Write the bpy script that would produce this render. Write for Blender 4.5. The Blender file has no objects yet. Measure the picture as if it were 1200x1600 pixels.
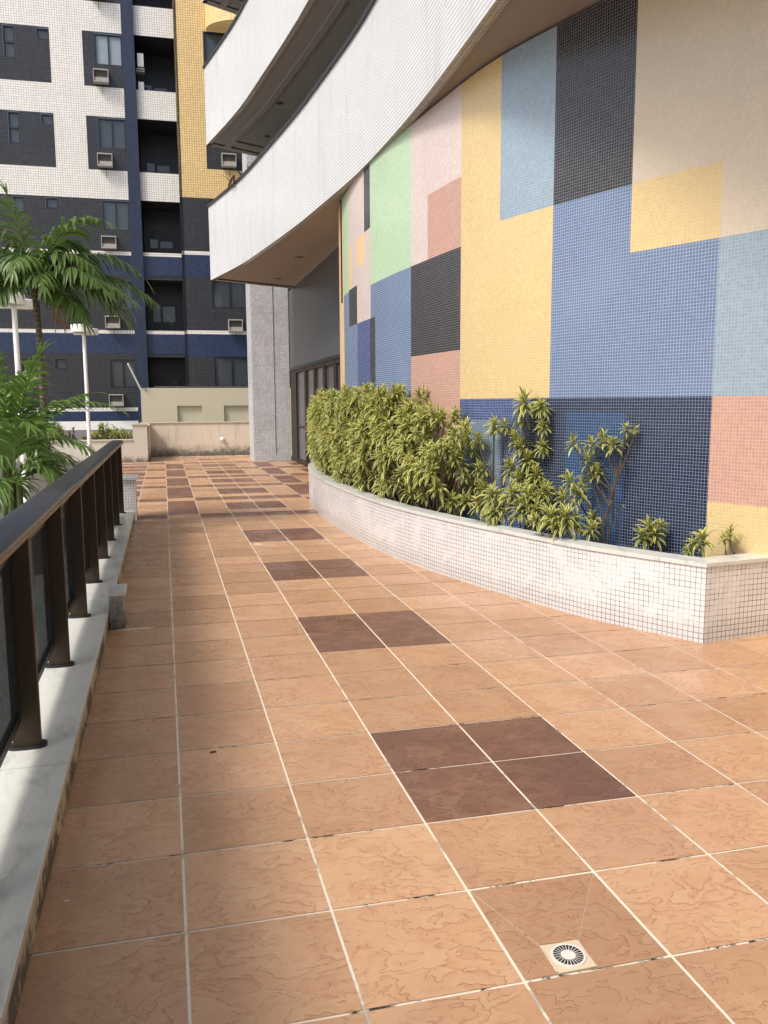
import bpy, bmesh, math, random
from mathutils import Vector, Matrix
rnd = random.Random(7)
R = math.radians
sc = bpy.context.scene
col = sc.collection

# ------------------------------------------------------------------ camera, sky, sun
S = 0.45                       # tile module
FPX = 1291.7; YAW = .2584; PITCH = .1313; ROLL = -.0055
CAM = Vector((0.0, -4.3379*S, 3.5245*S))
fw = Vector((math.sin(YAW)*math.cos(PITCH), math.cos(YAW)*math.cos(PITCH), -math.sin(PITCH)))
rt0 = Vector((math.cos(YAW), -math.sin(YAW), 0)); up0 = rt0.cross(fw)
rt = rt0*math.cos(ROLL) + up0*math.sin(ROLL); up = -rt0*math.sin(ROLL) + up0*math.cos(ROLL)
cd = bpy.data.cameras.new("camera"); cam = bpy.data.objects.new("camera", cd); col.objects.link(cam)
cam.matrix_world = Matrix(((rt.x, up.x, -fw.x, CAM.x), (rt.y, up.y, -fw.y, CAM.y), (rt.z, up.z, -fw.z, CAM.z), (0, 0, 0, 1)))
cd.sensor_fit = 'VERTICAL'; cd.sensor_height = 24; cd.lens = FPX/1600*24
cd.clip_start = .05; cd.clip_end = 1000
sc.camera = cam
sc.render.resolution_x = 768; sc.render.resolution_y = 1024

SUN_EL = R(50); SUN_AZ = R(-118)          # azimuth clockwise from +y: from the left, a little behind the camera
w = bpy.data.worlds.new("World"); sc.world = w; w.use_nodes = True
nt = w.node_tree; bg = nt.nodes["Background"]
sky = nt.nodes.new("ShaderNodeTexSky"); sky.sky_type = 'NISHITA'; sky.sun_disc = False
sky.sun_elevation = SUN_EL; sky.sun_rotation = SUN_AZ
sky.dust_density = 4.0; sky.air_density = 1.0; sky.ozone_density = 1.0
nt.links.new(sky.outputs[0], bg.inputs[0]); bg.inputs[1].default_value = 0.15
sd = bpy.data.lights.new("sun", 'SUN'); sun = bpy.data.objects.new("sun", sd); col.objects.link(sun)
sd.energy = 2.0; sd.angle = R(13); sd.color = (1.0, .965, .90)
dvec = Vector((math.sin(SUN_AZ)*math.cos(SUN_EL), math.cos(SUN_AZ)*math.cos(SUN_EL), math.sin(SUN_EL)))
sun.rotation_euler = dvec.to_track_quat('Z', 'Y').to_euler()
sc.view_settings.view_transform = 'Standard'; sc.view_settings.look = 'None'
sc.view_settings.gamma = 1.0; sc.view_settings.exposure = 0.50
sc.cycles.max_bounces = 8

# ------------------------------------------------------------------ helpers
def ray(px, py):
    return fw + rt*((px-600)/FPX) - up*((py-800)/FPX)
def at(px, py, Y):             # point seen at a pixel, standing at distance y = Y
    v = ray(px, py); return CAM + v*((Y-CAM.y)/v.y)
def tag(o, label=None, cat=None, group=None, kind=None):
    if label: o["label"] = label
    if cat: o["category"] = cat
    if group: o["group"] = group
    if kind: o["kind"] = kind
    return o
def empty(name, loc=(0, 0, 0), rz=0.0):
    o = bpy.data.objects.new(name, None); o.empty_display_size = .2; col.objects.link(o)
    o.location = loc; o.rotation_euler = (0, 0, rz); return o
def children(o): return [c for c in bpy.data.objects if c.parent is o]
def copy_tree(o, parent=None):
    c = o.copy(); col.objects.link(c); c.parent = parent
    for ch in children(o): copy_tree(ch, c)
    return c

class MB:
    """collects faces with uv and a material slot, builds ONE mesh object"""
    def __init__(s): s.v = []; s.f = []; s.uv = []; s.m = []; s.t = []
    def face(s, pts, uv=None, m=0, tone=0.5):
        b = len(s.v); s.v += [tuple(p) for p in pts]; s.f.append(list(range(b, b+len(pts))))
        s.uv.append(uv or [(0, 0)]*len(pts)); s.m.append(m); s.t.append(tone)
    def box(s, x0, x1, y0, y1, z0, z1, m=0, skip=''):
        P = lambda x, y, z: (x, y, z)
        def q(a, b, c, d, u0, u1, w0, w1): s.face([a, b, c, d], [(u0, w0), (u1, w0), (u1, w1), (u0, w1)], m)
        if 'f' not in skip: q(P(x0, y0, z0), P(x1, y0, z0), P(x1, y0, z1), P(x0, y0, z1), x0, x1, z0, z1)
        if 'b' not in skip: q(P(x1, y1, z0), P(x0, y1, z0), P(x0, y1, z1), P(x1, y1, z1), -x1, -x0, z0, z1)
        if 'l' not in skip: q(P(x0, y1, z0), P(x0, y0, z0), P(x0, y0, z1), P(x0, y1, z1), -y1, -y0, z0, z1)
        if 'r' not in skip: q(P(x1, y0, z0), P(x1, y1, z0), P(x1, y1, z1), P(x1, y0, z1), y0, y1, z0, z1)
        if 't' not in skip: q(P(x0, y0, z1), P(x1, y0, z1), P(x1, y1, z1), P(x0, y1, z1), x0, x1, y0, y1)
        if 'd' not in skip: q(P(x0, y1, z0), P(x1, y1, z0), P(x1, y0, z0), P(x0, y0, z0), x0, x1, -y1, -y0)
    def cyl(s, p0, p1, r0, r1=None, n=12, m=0, caps=True, sx=1.0, sy=1.0):
        r1 = r0 if r1 is None else r1
        p0 = Vector(p0); p1 = Vector(p1); d = (p1-p0)
        q = d.to_track_quat('Z', 'Y'); L = d.length
        a = [p0 + q @ Vector((math.cos(2*math.pi*k/n)*r0*sx, math.sin(2*math.pi*k/n)*r0*sy, 0)) for k in range(n)]
        b = [p1 + q @ Vector((math.cos(2*math.pi*k/n)*r1*sx, math.sin(2*math.pi*k/n)*r1*sy, 0)) for k in range(n)]
        for k in range(n):
            j = (k+1) % n
            s.face([a[k], a[j], b[j], b[k]], [(k/n, 0), ((k+1)/n, 0), ((k+1)/n, L), (k/n, L)], m)
        if caps: s.face(a[::-1], None, m); s.face(b, None, m)
    def tube(s, pts, radii, n=8, m=0):
        for i in range(len(pts)-1): s.cyl(pts[i], pts[i+1], radii[i], radii[i+1], n, m, caps=(i in (0, len(pts)-2)))
    def sweep(s, path, prof, m=0, ms=None):
        """profile [(offset_right, z)] along a horizontal path of 2D points; uv = (arc length, profile length)"""
        n = len(path); nr = []
        for i in range(n):
            a = Vector(path[max(i-1, 0)]); b = Vector(path[min(i+1, n-1)]); d = (b-a).normalized(); nr.append(Vector((d.y, -d.x)))
        L = [0]
        for i in range(1, n): L.append(L[-1] + (Vector(path[i])-Vector(path[i-1])).length)
        V = [0]
        for i in range(1, len(prof)): V.append(V[-1] + math.hypot(prof[i][0]-prof[i-1][0], prof[i][1]-prof[i-1][1]))
        P = lambda i, k: (path[i][0]+nr[i].x*prof[k][0], path[i][1]+nr[i].y*prof[k][0], prof[k][1])
        for i in range(n-1):
            for k in range(len(prof)-1):
                s.face([P(i, k), P(i+1, k), P(i+1, k+1), P(i, k+1)], [(L[i], V[k]), (L[i+1], V[k]), (L[i+1], V[k+1]), (L[i], V[k+1])], ms[k] if ms else m)
    def build(s, name, mats, parent=None, smooth=False, merge=False, bevel=0):
        me = bpy.data.meshes.new(name); me.from_pydata(s.v, [], s.f)
        if not isinstance(mats, (list, tuple)): mats = [mats]
        for mt in mats: me.materials.append(mt)
        ul = me.uv_layers.new(name="UVMap"); i = 0
        flat = [c for f in s.uv for uv in f for c in uv]; ul.data.foreach_set("uv", flat)
        me.polygons.foreach_set("material_index", s.m)
        at_ = me.attributes.new("tone", 'FLOAT', 'FACE'); at_.data.foreach_set("value", s.t)
        if merge or bevel:
            bm = bmesh.new(); bm.from_mesh(me); bmesh.ops.remove_doubles(bm, verts=bm.verts, dist=1e-5)
            bmesh.ops.recalc_face_normals(bm, faces=bm.faces); bm.to_mesh(me); bm.free()
        if smooth:
            for p in me.polygons: p.use_smooth = True
        me.update()
        o = bpy.data.objects.new(name, me); col.objects.link(o); o.parent = parent
        if bevel:
            md = o.modifiers.new("bevel", 'BEVEL'); md.width = bevel; md.segments = 2; md.limit_method = 'ANGLE'; md.angle_limit = R(40)
        return o

def catmull(P, n=10):
    P = [Vector(p) for p in P]; P = [2*P[0]-P[1]] + P + [2*P[-1]-P[-2]]; o = []
    for i in range(1, len(P)-2):
        a, b, c, d = P[i-1:i+3]
        for k in range(n):
            t = k/n; o.append(.5*((2*b)+(c-a)*t+(2*a-5*b+4*c-d)*t*t+(3*b-a-3*c+d)*t**3))
    o.append(P[-2]); return o

# ------------------------------------------------------------------ materials
class NT:
    def __init__(s, name, rough=.6, spec=.5):
        s.mat = bpy.data.materials.new(name); s.mat.use_nodes = True; s.t = s.mat.node_tree
        s.b = s.t.nodes["Principled BSDF"]; s.b.inputs["Roughness"].default_value = rough
        s.b.inputs["Specular IOR Level"].default_value = spec
    def n(s, typ, **kw):
        x = s.t.nodes.new(typ)
        for k, v in kw.items(): setattr(x, k, v)
        return x
    def set(s, sock, v):
        if isinstance(v, (int, float)): sock.default_value = v
        elif isinstance(v, tuple): sock.default_value = v if len(v) == 4 or sock.type == 'VECTOR' else (*v, 1)
        else: s.t.links.new(v, sock)
    def math(s, op, a, b=0.0, c=None):
        x = s.n("ShaderNodeMath", operation=op); s.set(x.inputs[0], a); s.set(x.inputs[1], b)
        if c is not None: s.set(x.inputs[2], c)
        return x.outputs[0]
    def mix(s, f, a, b, typ='MIX'):
        x = s.n("ShaderNodeMix", data_type='RGBA', blend_type=typ); s.set(x.inputs[0], f); s.set(x.inputs[6], a); s.set(x.inputs[7], b)
        return x.outputs[2]
    def noise(s, scale, detail=4, rough=.55, vec=None, dist=0.0, out=0):
        x = s.n("ShaderNodeTexNoise"); x.inputs["Scale"].default_value = scale; x.inputs["Detail"].default_value = detail
        x.inputs["Roughness"].default_value = rough; x.inputs["Distortion"].default_value = dist
        s.t.links.new(vec or s.pos(), x.inputs["Vector"]); return x.outputs[out]
    def pos(s):
        if not hasattr(s, '_p'): s._p = s.n("ShaderNodeNewGeometry").outputs["Position"]
        return s._p
    def uv(s):
        if not hasattr(s, '_u'): s._u = s.n("ShaderNodeTexCoord").outputs["UV"]
        return s._u
    def sep(s, v):
        x = s.n("ShaderNodeSeparateXYZ"); s.t.links.new(v, x.inputs[0]); return x.outputs
    def comb(s, a, b, c=0.0):
        x = s.n("ShaderNodeCombineXYZ"); s.set(x.inputs[0], a); s.set(x.inputs[1], b); s.set(x.inputs[2], c); return x.outputs[0]
    def ramp(s, f, lo, hi):
        x = s.n("ShaderNodeMapRange"); x.interpolation_type = 'SMOOTHSTEP'; s.set(x.inputs[0], f); x.inputs[1].default_value = lo; x.inputs[2].default_value = hi
        return x.outputs[0]
    def vmul(s, v, k):
        x = s.n("ShaderNodeVectorMath", operation='MULTIPLY'); s.t.links.new(v, x.inputs[0]); x.inputs[1].default_value = k; return x.outputs[0]
    def bump(s, h, strength=.3, dist=.01):
        x = s.n("ShaderNodeBump"); x.inputs["Strength"].default_value = strength; x.inputs["Distance"].default_value = dist
        s.t.links.new(h, x.inputs["Height"]); s.t.links.new(x.outputs[0], s.b.inputs["Normal"])
    def color(s, c): s.set(s.b.inputs["Base Color"], c)
    def rough(s, c): s.set(s.b.inputs["Roughness"], c)

def plain(name, c, rough=.6, var=.12, scale=6, metal=0.0, spec=.5, bump=0.0):
    m = NT(name, rough, spec); n = m.noise(scale, 5, .6)
    m.color(m.mix(n, tuple(x*(1-var) for x in c), tuple(min(1, x*(1+var)) for x in c)))
    m.b.inputs["Metallic"].default_value = metal
    if bump: m.bump(m.noise(scale*12, 4), bump, .004)
    return m.mat

def mosaic(name, tile, grout, size=.0245, joint=.11, var=.09, rough=.22, dark_grout=None, dirt=0.0, grime=None, hue=None, soft=0.035, spec=.5, jx=None, fade=0.0):
    """small glass/ceramic tiles laid on a grid in uv space (metres)"""
    m = NT(name, rough, spec)
    U = m.sep(m.uv()); ux = m.math('DIVIDE', U[0], size); uy = m.math('DIVIDE', U[1], size)
    # slight sheet misalignment (30 cm sheets)
    wob = m.noise(3.0, 2, .5, m.uv()); ux = m.math('ADD', ux, m.math('MULTIPLY', wob, .35)); uy = m.math('ADD', uy, m.math('MULTIPLY', m.noise(2.3, 2, .5, m.comb(U[1], U[0], 3.0)), .35))
    dx = m.math('ABSOLUTE', m.math('SUBTRACT', m.math('FRACT', ux), .5)); dy = m.math('ABSOLUTE', m.math('SUBTRACT', m.math('FRACT', uy), .5))
    mx = m.ramp(dx, .5-(jx or joint)/2-soft, .5-(jx or joint)/2+soft); my = m.ramp(dy, .5-joint/2-soft, .5-joint/2+soft)
    mask = m.math('MAXIMUM', mx, my)
    wn = m.n("ShaderNodeTexWhiteNoise", noise_dimensions='2D'); m.t.links.new(m.comb(m.math('FLOOR', ux), m.math('FLOOR', uy)), wn.inputs["Vector"])
    r = wn.outputs["Value"]
    lo = tuple(c*(1-var) for c in tile); hi = tuple(min(1, c*(1+var)+.01*var) for c in tile)
    tc = m.mix(r, lo, hi)
    if hue: tc = m.mix(m.math('MULTIPLY', m.ramp(m.noise(1.1, 3, .5, m.uv()), .45, .65), .6), tc, hue)
    g = grout
    if dark_grout:
        k = m.ramp(m.noise(2.4, 5, .7, m.uv(), .6), .46-dirt*.2, .60-dirt*.2)
        g = m.mix(k, grout, dark_grout)
    big = m.noise(.7, 4, .6)
    if not dark_grout: g = m.mix(m.ramp(m.noise(6, 4, .75, m.vmul(m.uv(), (.6, 3.0, 1))), .55, .85), g, tuple(min(.8, x*1.5+.03) for x in grout))
    tc = m.mix(m.math('MULTIPLY', m.ramp(m.noise(22, 5, .8, m.vmul(m.uv(), (1.0, .35, 1))), .68, .80), .12), tc, tuple(min(.8, x*.6+.28) for x in tile))
    cc = m.mix(mask, tc, g)
    cc = m.mix(m.math('MULTIPLY', m.ramp(big, .35, .75), .16), cc, tuple(c*.6 for c in tile))
    if fade: cc = m.mix(m.math('MULTIPLY', m.ramp(m.noise(4, 6, .7, m.vmul(m.pos(), (1, 1, .12))), .5, .8), fade), cc, (.30, .29, .27))
    if grime is not None:      # dirt creeping up from the ground
        z = m.sep(m.pos())[2]; gr = m.math('MULTIPLY', m.math('SUBTRACT', 1.0, m.ramp(m.math('ADD', z, m.math('MULTIPLY', m.noise(9, 4), -.14)), 0.0, grime)), .95)
        cc = m.mix(m.math('MULTIPLY', gr, m.math('ADD', m.math('MULTIPLY', mask, .8), .15)), cc, (.05, .045, .04))
    m.color(cc)
    m.rough(m.mix(mask, (rough,)*3, (.8, .8, .8)))
    m.bump(m.math('SUBTRACT', m.math('MULTIPLY', r, .25), mask), .35, .002)
    return m.mat

def marble():
    m = NT("marble", .28); v = m.noise(3.2, 8, .68, m.vmul(m.pos(), (1.6, .8, 1)), 1.6); g = m.noise(14, 5, .7)
    c = m.mix(m.math('MULTIPLY', m.ramp(v, .48, .75), .75), (.60, .605, .56), (.28, .30, .27))
    c = m.mix(m.math('MULTIPLY', m.ramp(g, .5, .75), .5), c, (.50, .50, .44))
    # stone joints every 1.15 m
    y = m.sep(m.pos())[1]; j = m.ramp(m.math('ABSOLUTE', m.math('SUBTRACT', m.math('FRACT', m.math('DIVIDE', y, 1.45)), .5)), .4975, .4995)
    m.color(m.mix(m.math('MULTIPLY', j, .7), c, (.12, .11, .1))); m.bump(m.noise(30, 4), .05, .002); return m.mat
def stucco(name, c, dirtc, dirt_h=.35, streak=.35, rough=.9):
    m = NT(name, rough, .2); n = m.noise(2.0, 6, .65); c1 = m.mix(n, tuple(x*.88 for x in c), tuple(min(1, x*1.07) for x in c))
    st = m.noise(5, 5, .7, m.vmul(m.pos(), (1, 1, .10)))
    c1 = m.mix(m.math('MULTIPLY', m.ramp(st, .52, .80), streak), c1, dirtc)
    z = m.sep(m.pos())[2]; k = m.math('SUBTRACT', 1.0, m.ramp(m.math('ADD', z, m.math('MULTIPLY', m.math('SUBTRACT', m.noise(4, 6, .75), .5), -.8)), .02, dirt_h))
    c1 = m.mix(m.math('MULTIPLY', k, .9), c1, dirtc)
    m.color(c1); m.bump(m.noise(60, 4), .15, .003); return m.mat

def floor_tile(name, ca, cb, spark=0.0):
    """slate-embossed ceramic: uv is in metres inside one tile plus a mould offset"""
    m = NT(name, .42, .45)
    wrp = m.n("ShaderNodeVectorMath", operation='ADD'); m.t.links.new(m.vmul(m.uv(), (1.0, 1.7, 1)), wrp.inputs[0])
    m.t.links.new(m.vmul(m.noise(11, 4, .6, m.uv(), 0, 1), (.075, .075, 0)), wrp.inputs[1])
    rel = m.noise(3.4, 5, .58, wrp.outputs[0], .25)
    t = m.math('MULTIPLY', rel, 11.0); fr = m.math('FRACT', t); lv = m.math('FLOOR', t)
    # each layer of the cleft relief ends in a ragged lip: sharp on one side, fading on the other
    edge = m.math('POWER', m.math('SUBTRACT', 1.0, fr), 3.4)
    wn = m.n("ShaderNodeTexWhiteNoise", noise_dimensions='1D'); m.t.links.new(lv, wn.inputs["W"])
    patch = m.noise(4.5, 5, .65, m.uv(), .3)
    fac = m.math('MULTIPLY', m.math('MULTIPLY', edge, m.ramp(patch, .36, .66)), .80)
    base = m.mix(m.math('MULTIPLY', wn.outputs["Value"], .75 if spark else .30), ca, cb)  # on brown, stronger layer contrast paints the specular lift of the plateaus
    base = m.mix(m.math('MULTIPLY', m.ramp(m.noise(7, 6, .7, m.uv()), .40, .70), .55), base, cb)
    c = m.mix(fac, base, tuple(x*k for x, k in zip(cb, (.74, .60, .52))))
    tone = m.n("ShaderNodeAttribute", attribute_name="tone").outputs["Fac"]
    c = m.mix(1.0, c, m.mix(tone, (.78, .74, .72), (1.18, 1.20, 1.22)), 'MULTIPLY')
    dirt = m.noise(1.3, 6, .7); c = m.mix(m.math('MULTIPLY', m.ramp(dirt, .42, .72), .38), c, tuple(x*.55 for x in ca))
    if spark: c = m.mix(m.math('MULTIPLY', m.ramp(m.noise(240, 2, .5), .60, .72), .35), c, (.55, .40, .30))
    fine = m.noise(150, 3, .6); c = m.mix(m.math('MULTIPLY', fine, .18), c, tuple(min(1, x*1.25) for x in ca))
    m.color(c)
    h = m.math('ADD', m.math('MULTIPLY', m.math('ADD', lv, m.ramp(fr, 0.0, .10)), .12), m.math('MULTIPLY', fine, .03))
    m.bump(h, 1.0, .012); m.rough(m.math('ADD', m.math('MULTIPLY', m.ramp(dirt, .35, .65), .28), .22)); return m.mat
def grout_mat():
    m = NT("floor_grout", .9, .2); x = m.sep(m.pos())[0]
    fx = m.math('ABSOLUTE', m.math('SUBTRACT', m.math('FRACT', m.math('ADD', m.math('DIVIDE', x, S), .5)), .5))
    isc = m.math('SUBTRACT', 1.0, m.ramp(fx, .02, .035))       # joints along the walk are whiter
    n = m.noise(3.3, 6, .75, None, .4); n2 = m.noise(14, 4, .7)
    k = m.ramp(m.math('ADD', n, m.math('MULTIPLY', n2, .25)), .66, .74)
    k = m.math('MULTIPLY', k, m.math('SUBTRACT', 1.0, m.math('MULTIPLY', isc, .55)))
    m.color(m.mix(k, (.70, .62, .50), (.06, .045, .035))); return m.mat
def leaf_mat(name, mid, edge, w0=.25, w1=.42, dead=None):
    m = NT(name, .42, .4); U = m.sep(m.uv()); d = m.math('ABSOLUTE', m.math('SUBTRACT', U[0], .5))
    tone = m.n("ShaderNodeAttribute", attribute_name="tone").outputs["Fac"]
    c = m.mix(m.ramp(d, w0, w1), mid, edge)
    c = m.mix(1.0, c, m.mix(tone, (.55, .58, .5), (1.35, 1.30, 1.2)), 'MULTIPLY')
    if dead: c = m.mix(m.ramp(tone, .93, .99), c, dead)
    m.color(c)
    tr = m.n("ShaderNodeBsdfTranslucent"); m.t.links.new(c, tr.inputs["Color"])
    mx = m.n("ShaderNodeMixShader"); mx.inputs[0].default_value = .28
    m.t.links.new(m.b.outputs[0], mx.inputs[1]); m.t.links.new(tr.outputs[0], mx.inputs[2])
    m.t.links.new(mx.outputs[0], m.t.nodes["Material Output"].inputs["Surface"]); return m.mat
def glass_mat(name, tint=(.02, .022, .025), rough=.04, see=0.0):
    m = NT(name, rough, .8); n = m.noise(1.2, 3); m.color(m.mix(n, tint, tuple(c*1.5 for c in tint)))
    m.bump(m.noise(1.5, 2), .02, .02)
    if see:
        tr = m.n("ShaderNodeBsdfTransparent"); tr.inputs[0].default_value = (.42, .45, .46, 1)
        mx = m.n("ShaderNodeMixShader"); mx.inputs[0].default_value = see
        m.t.links.new(m.b.outputs[0], mx.inputs[1]); m.t.links.new(tr.outputs[0], mx.inputs[2])
        m.t.links.new(mx.outputs[0], m.t.nodes["Material Output"].inputs["Surface"])
    return m.mat

M = {}
M['tile'] = floor_tile("floor_tile_tan", (.48, .295, .168), (.42, .218, .115))
M['brown'] = floor_tile("floor_tile_brown", (.215, .108, .070), (.125, .054, .036), 1.0)
M['grout'] = grout_mat()
M['marble'] = marble()
M['ledge_side'] = stucco("ledge_side", (.50, .45, .33), (.10, .09, .07), .10, .5)
GW = (.42, .45, .47)
M['yellow'] = mosaic("mosaic_yellow", (.62, .46, .215), (.62, .50, .29), hue=(.58, .43, .22), fade=.10)
M['beige'] = mosaic("mosaic_beige", (.56, .48, .36), (.57, .50, .40), fade=.12, var=.05)
M['pink'] = mosaic("mosaic_pale_pink", (.60, .50, .46), (.62, .54, .50), fade=.12)
M['salmon'] = mosaic("mosaic_salmon", (.48, .275, .21), (.54, .40, .34), fade=.05)
M['green'] = mosaic("mosaic_green", (.42, .58, .38), (.48, .60, .44), fade=.05)
M['lblue'] = mosaic("mosaic_light_blue", (.25, .33, .40), (.34, .41, .45), fade=.08)
M['blue'] = mosaic("mosaic_blue", (.105, .165, .30), GW, hue=(.135, .20, .335))
M['dkblue'] = mosaic("mosaic_mid_blue", (.014, .046, .125), (.20, .26, .35), var=.2)
M['navy'] = mosaic("mosaic_navy", (.009, .017, .050), (.25, .29, .34), var=.35, joint=.10)
M['black'] = mosaic("mosaic_black", (.020, .022, .028), (.24, .22, .20), var=.35, joint=.10)
M['indigo'] = mosaic("mosaic_indigo", (.040, .065, .185), (.27, .32, .42), var=.3)
M['orange'] = mosaic("mosaic_orange", (.76, .50, .24), (.72, .62, .42))
M['slate'] = mosaic('mosaic_slate_blue', (.13, .185, .25), (.30, .36, .40))
MUR = ['slate', 'yellow', 'beige', 'pink', 'salmon', 'green', 'lblue', 'blue', 'dkblue', 'navy', 'black', 'indigo', 'orange']
M['wtile'] = mosaic("mosaic_white_parapet", (.66, .675, .68), (.20, .20, .20), size=.045, joint=.15, jx=.05, var=.05, rough=.3, fade=.45, soft=.05)
M['ptile'] = mosaic("mosaic_white_planter", (.68, .665, .655), (.53, .51, .49), size=.037, joint=.085, var=.05, dark_grout=(.03, .026, .024), dirt=.30, grime=.12, rough=.3)
M['pier'] = mosaic("mosaic_grey_white_pier", (.54, .55, .57), (.32, .33, .35), size=.05, joint=.12, var=.12, rough=.35, dark_grout=(.10, .10, .11), fade=.25)
M['soffit_strip'] = mosaic("mosaic_soffit_strip", (.42, .38, .32), (.05, .045, .04), size=.045, joint=.12, var=.12)
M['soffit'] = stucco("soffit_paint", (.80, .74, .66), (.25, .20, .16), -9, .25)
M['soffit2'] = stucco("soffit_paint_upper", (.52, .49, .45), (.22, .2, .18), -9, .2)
M['recess'] = mosaic("mosaic_dark_grey", (.055, .06, .062), (.11, .12, .125), size=.04, joint=.14, var=.15, rough=.3)
FS = .083
M['fwhite'] = mosaic("facade_white", (.80, .77, .71), (.28, .25, .23), size=FS, joint=.12, var=.06, rough=.4, fade=.25, soft=.05)
M['fyellow'] = mosaic("facade_yellow", (.78, .56, .25), (.26, .17, .08), size=FS, joint=.14, var=.08, rough=.4, fade=.12, soft=.05)
M['fblue'] = mosaic("facade_blue", (.013, .027, .072), (.028, .044, .09), size=FS, joint=.12, var=.25, rough=.3, soft=.05)
M['fcol'] = mosaic("facade_column_blue", (.014, .024, .055), (.018, .028, .06), size=FS, joint=.08, var=.2, rough=.4, soft=.05)
M['fblack'] = mosaic("facade_black", (.012, .013, .018), (.07, .07, .075), size=FS, joint=.13, var=.35, rough=.3, soft=.05)
M['bronze'] = plain("bronze_aluminium", (.050, .034, .021), .5, .15, 20, .55)
M['rail_cap'] = plain("handrail_bronze", (.22, .175, .125), .38, .2, 9, .6)
M['rubber'] = plain("black_base_plate", (.012, .012, .013), .5)
M['frame'] = plain("dark_window_frame", (.012, .013, .016), .4)
M['glass'] = glass_mat("window_glass", (.035, .042, .05), .08)
M['curtain'] = plain("curtained_glass", (.26, .31, .35), .25, .1)
M['curtain2'] = plain('curtained_glass_dim', (.12, .14, .16), .2, .2, 3)
M['door_grey'] = plain('door_glass_grey', (.075, .075, .08), .2, .15, 3)
M['rail_top'] = plain('handrail_black_top', (.020, .020, .022), .34, .5, 14, .0, .5)
M['rail_glass'] = glass_mat("railing_smoked_glass", (.05, .055, .055), .06, .55)
M['dark'] = plain("dark_interior", (.012, .012, .014), .8)
M['ac'] = plain("air_conditioner_casing", (.34, .32, .28), .7, .25, 10)
M['acgrill'] = plain("air_conditioner_grille", (.06, .05, .042), .7, .3, 30)
M['wpaint'] = plain("white_paint", (.76, .75, .72), .5, .08, 5)
M['lowwall'] = stucco("garden_wall_render", (.56, .51, .44), (.12, .11, .10), .22, .25)
M['backwall'] = stucco("back_wall_render", (.66, .575, .46), (.07, .065, .055), .42, .5)
M['cream'] = stucco("cream_paint", (.84, .78, .58), (.45, .42, .32), -9, .12)
M['grey'] = stucco("grey_paint", (.33, .33, .34), (.2, .2, .2), -9, .2)
M['soil'] = plain("soil", (.035, .025, .018), .95, .4, 30, bump=.6)
M['bounce_yard'] = plain("pale_bounce_ground", (.48, .46, .42), .9, .15, .6, bump=.3)  # unseen yard, pale colour made up to bounce fill light onto the soffits
M['drac'] = leaf_mat("variegated_leaf", (.125, .185, .036), (.64, .61, .22), .12, .36, dead=(.30, .22, .11))
M['stem'] = plain("stem_bark", (.075, .055, .038), .9, .4, 30, bump=.4)
M['palm'] = leaf_mat("palm_leaflet", (.080, .150, .030), (.12, .195, .045), dead=(.24, .19, .09))
M['palm2'] = leaf_mat("palm_leaflet_light", (.105, .20, .038), (.145, .24, .052), dead=(.24, .19, .09))
M['rachis'] = plain("palm_rachis", (.10, .13, .03), .5, .3, 10)
M['trunk'] = None
def trunk_mat():
    m = NT("ringed_palm_trunk", .9, .2); z = m.sep(m.pos())[2]
    n = m.noise(12, 5, .7); rg = m.math('ABSOLUTE', m.math('SUBTRACT', m.math('FRACT', m.math('ADD', m.math('MULTIPLY', z, 17), n)), .5))
    c = m.mix(m.ramp(rg, .33, .48), m.mix(n, (.085, .065, .045), (.15, .12, .085)), (.24, .20, .15)); m.color(c)
    m.bump(rg, .6, .01); return m.mat
M['trunk'] = trunk_mat()
M['orange_fruit'] = plain("dry_flower_stalk", (.30, .15, .05), .8, .4, 20)
M['croton'] = leaf_mat("croton_leaf", (.20, .26, .05), (.48, .46, .12))
M['redleaf'] = leaf_mat("dark_red_leaf", (.09, .045, .035), (.12, .06, .045))
M['drain_plate'] = plain("drain_ceramic", (.60, .49, .34), .4, .06, 20)
M['drain_ring'] = plain("drain_plastic", (.66, .62, .56), .4, .06, 20)
M['concrete'] = stucco("weathered_concrete", (.42, .40, .36), (.05, .045, .04), .25, .6)

# ------------------------------------------------------------------ floor
tab = [(-14, -14), (12, 11.95), (17, 16.75), (22, 21.8), (27, 26.55), (32, 31.6), (37, 36.2), (42, 41.3), (47, 46.1), (52, 50.8), (60, 58.6)]
def yr(n):
    for (a, b), (c, d) in zip(tab, tab[1:]):
        if n <= c: return b + (d-b)*(n-a)/(c-a)
SK = -.0232
def fxy(c, n, z=0.0): return (S*c, S*(yr(n)+SK*c), z)
cj = {0: .012, 1: .0, 2: .0, 3: .005, 4: -.012, 5: .0}
def is_brown(c, n):
    if n < 22: return c in (2, 3) and (n % 5) in (2, 3) and n > 0
    if n >= 48: return n == 50 and c >= 2 and c not in (4, 5)
    b = (n-22) % 5; k = c % 5 if c >= 0 else c % 5
    kind = {0: 'inv', 1: 'thin', 2: 'sq', 3: 'sq', 4: 'thin'}[k]
    if kind == 'inv': return b != 0
    if kind == 'thin': return b == 0
    return b in (0, 2, 3)
tiles = MB(); gm = .0055
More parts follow.
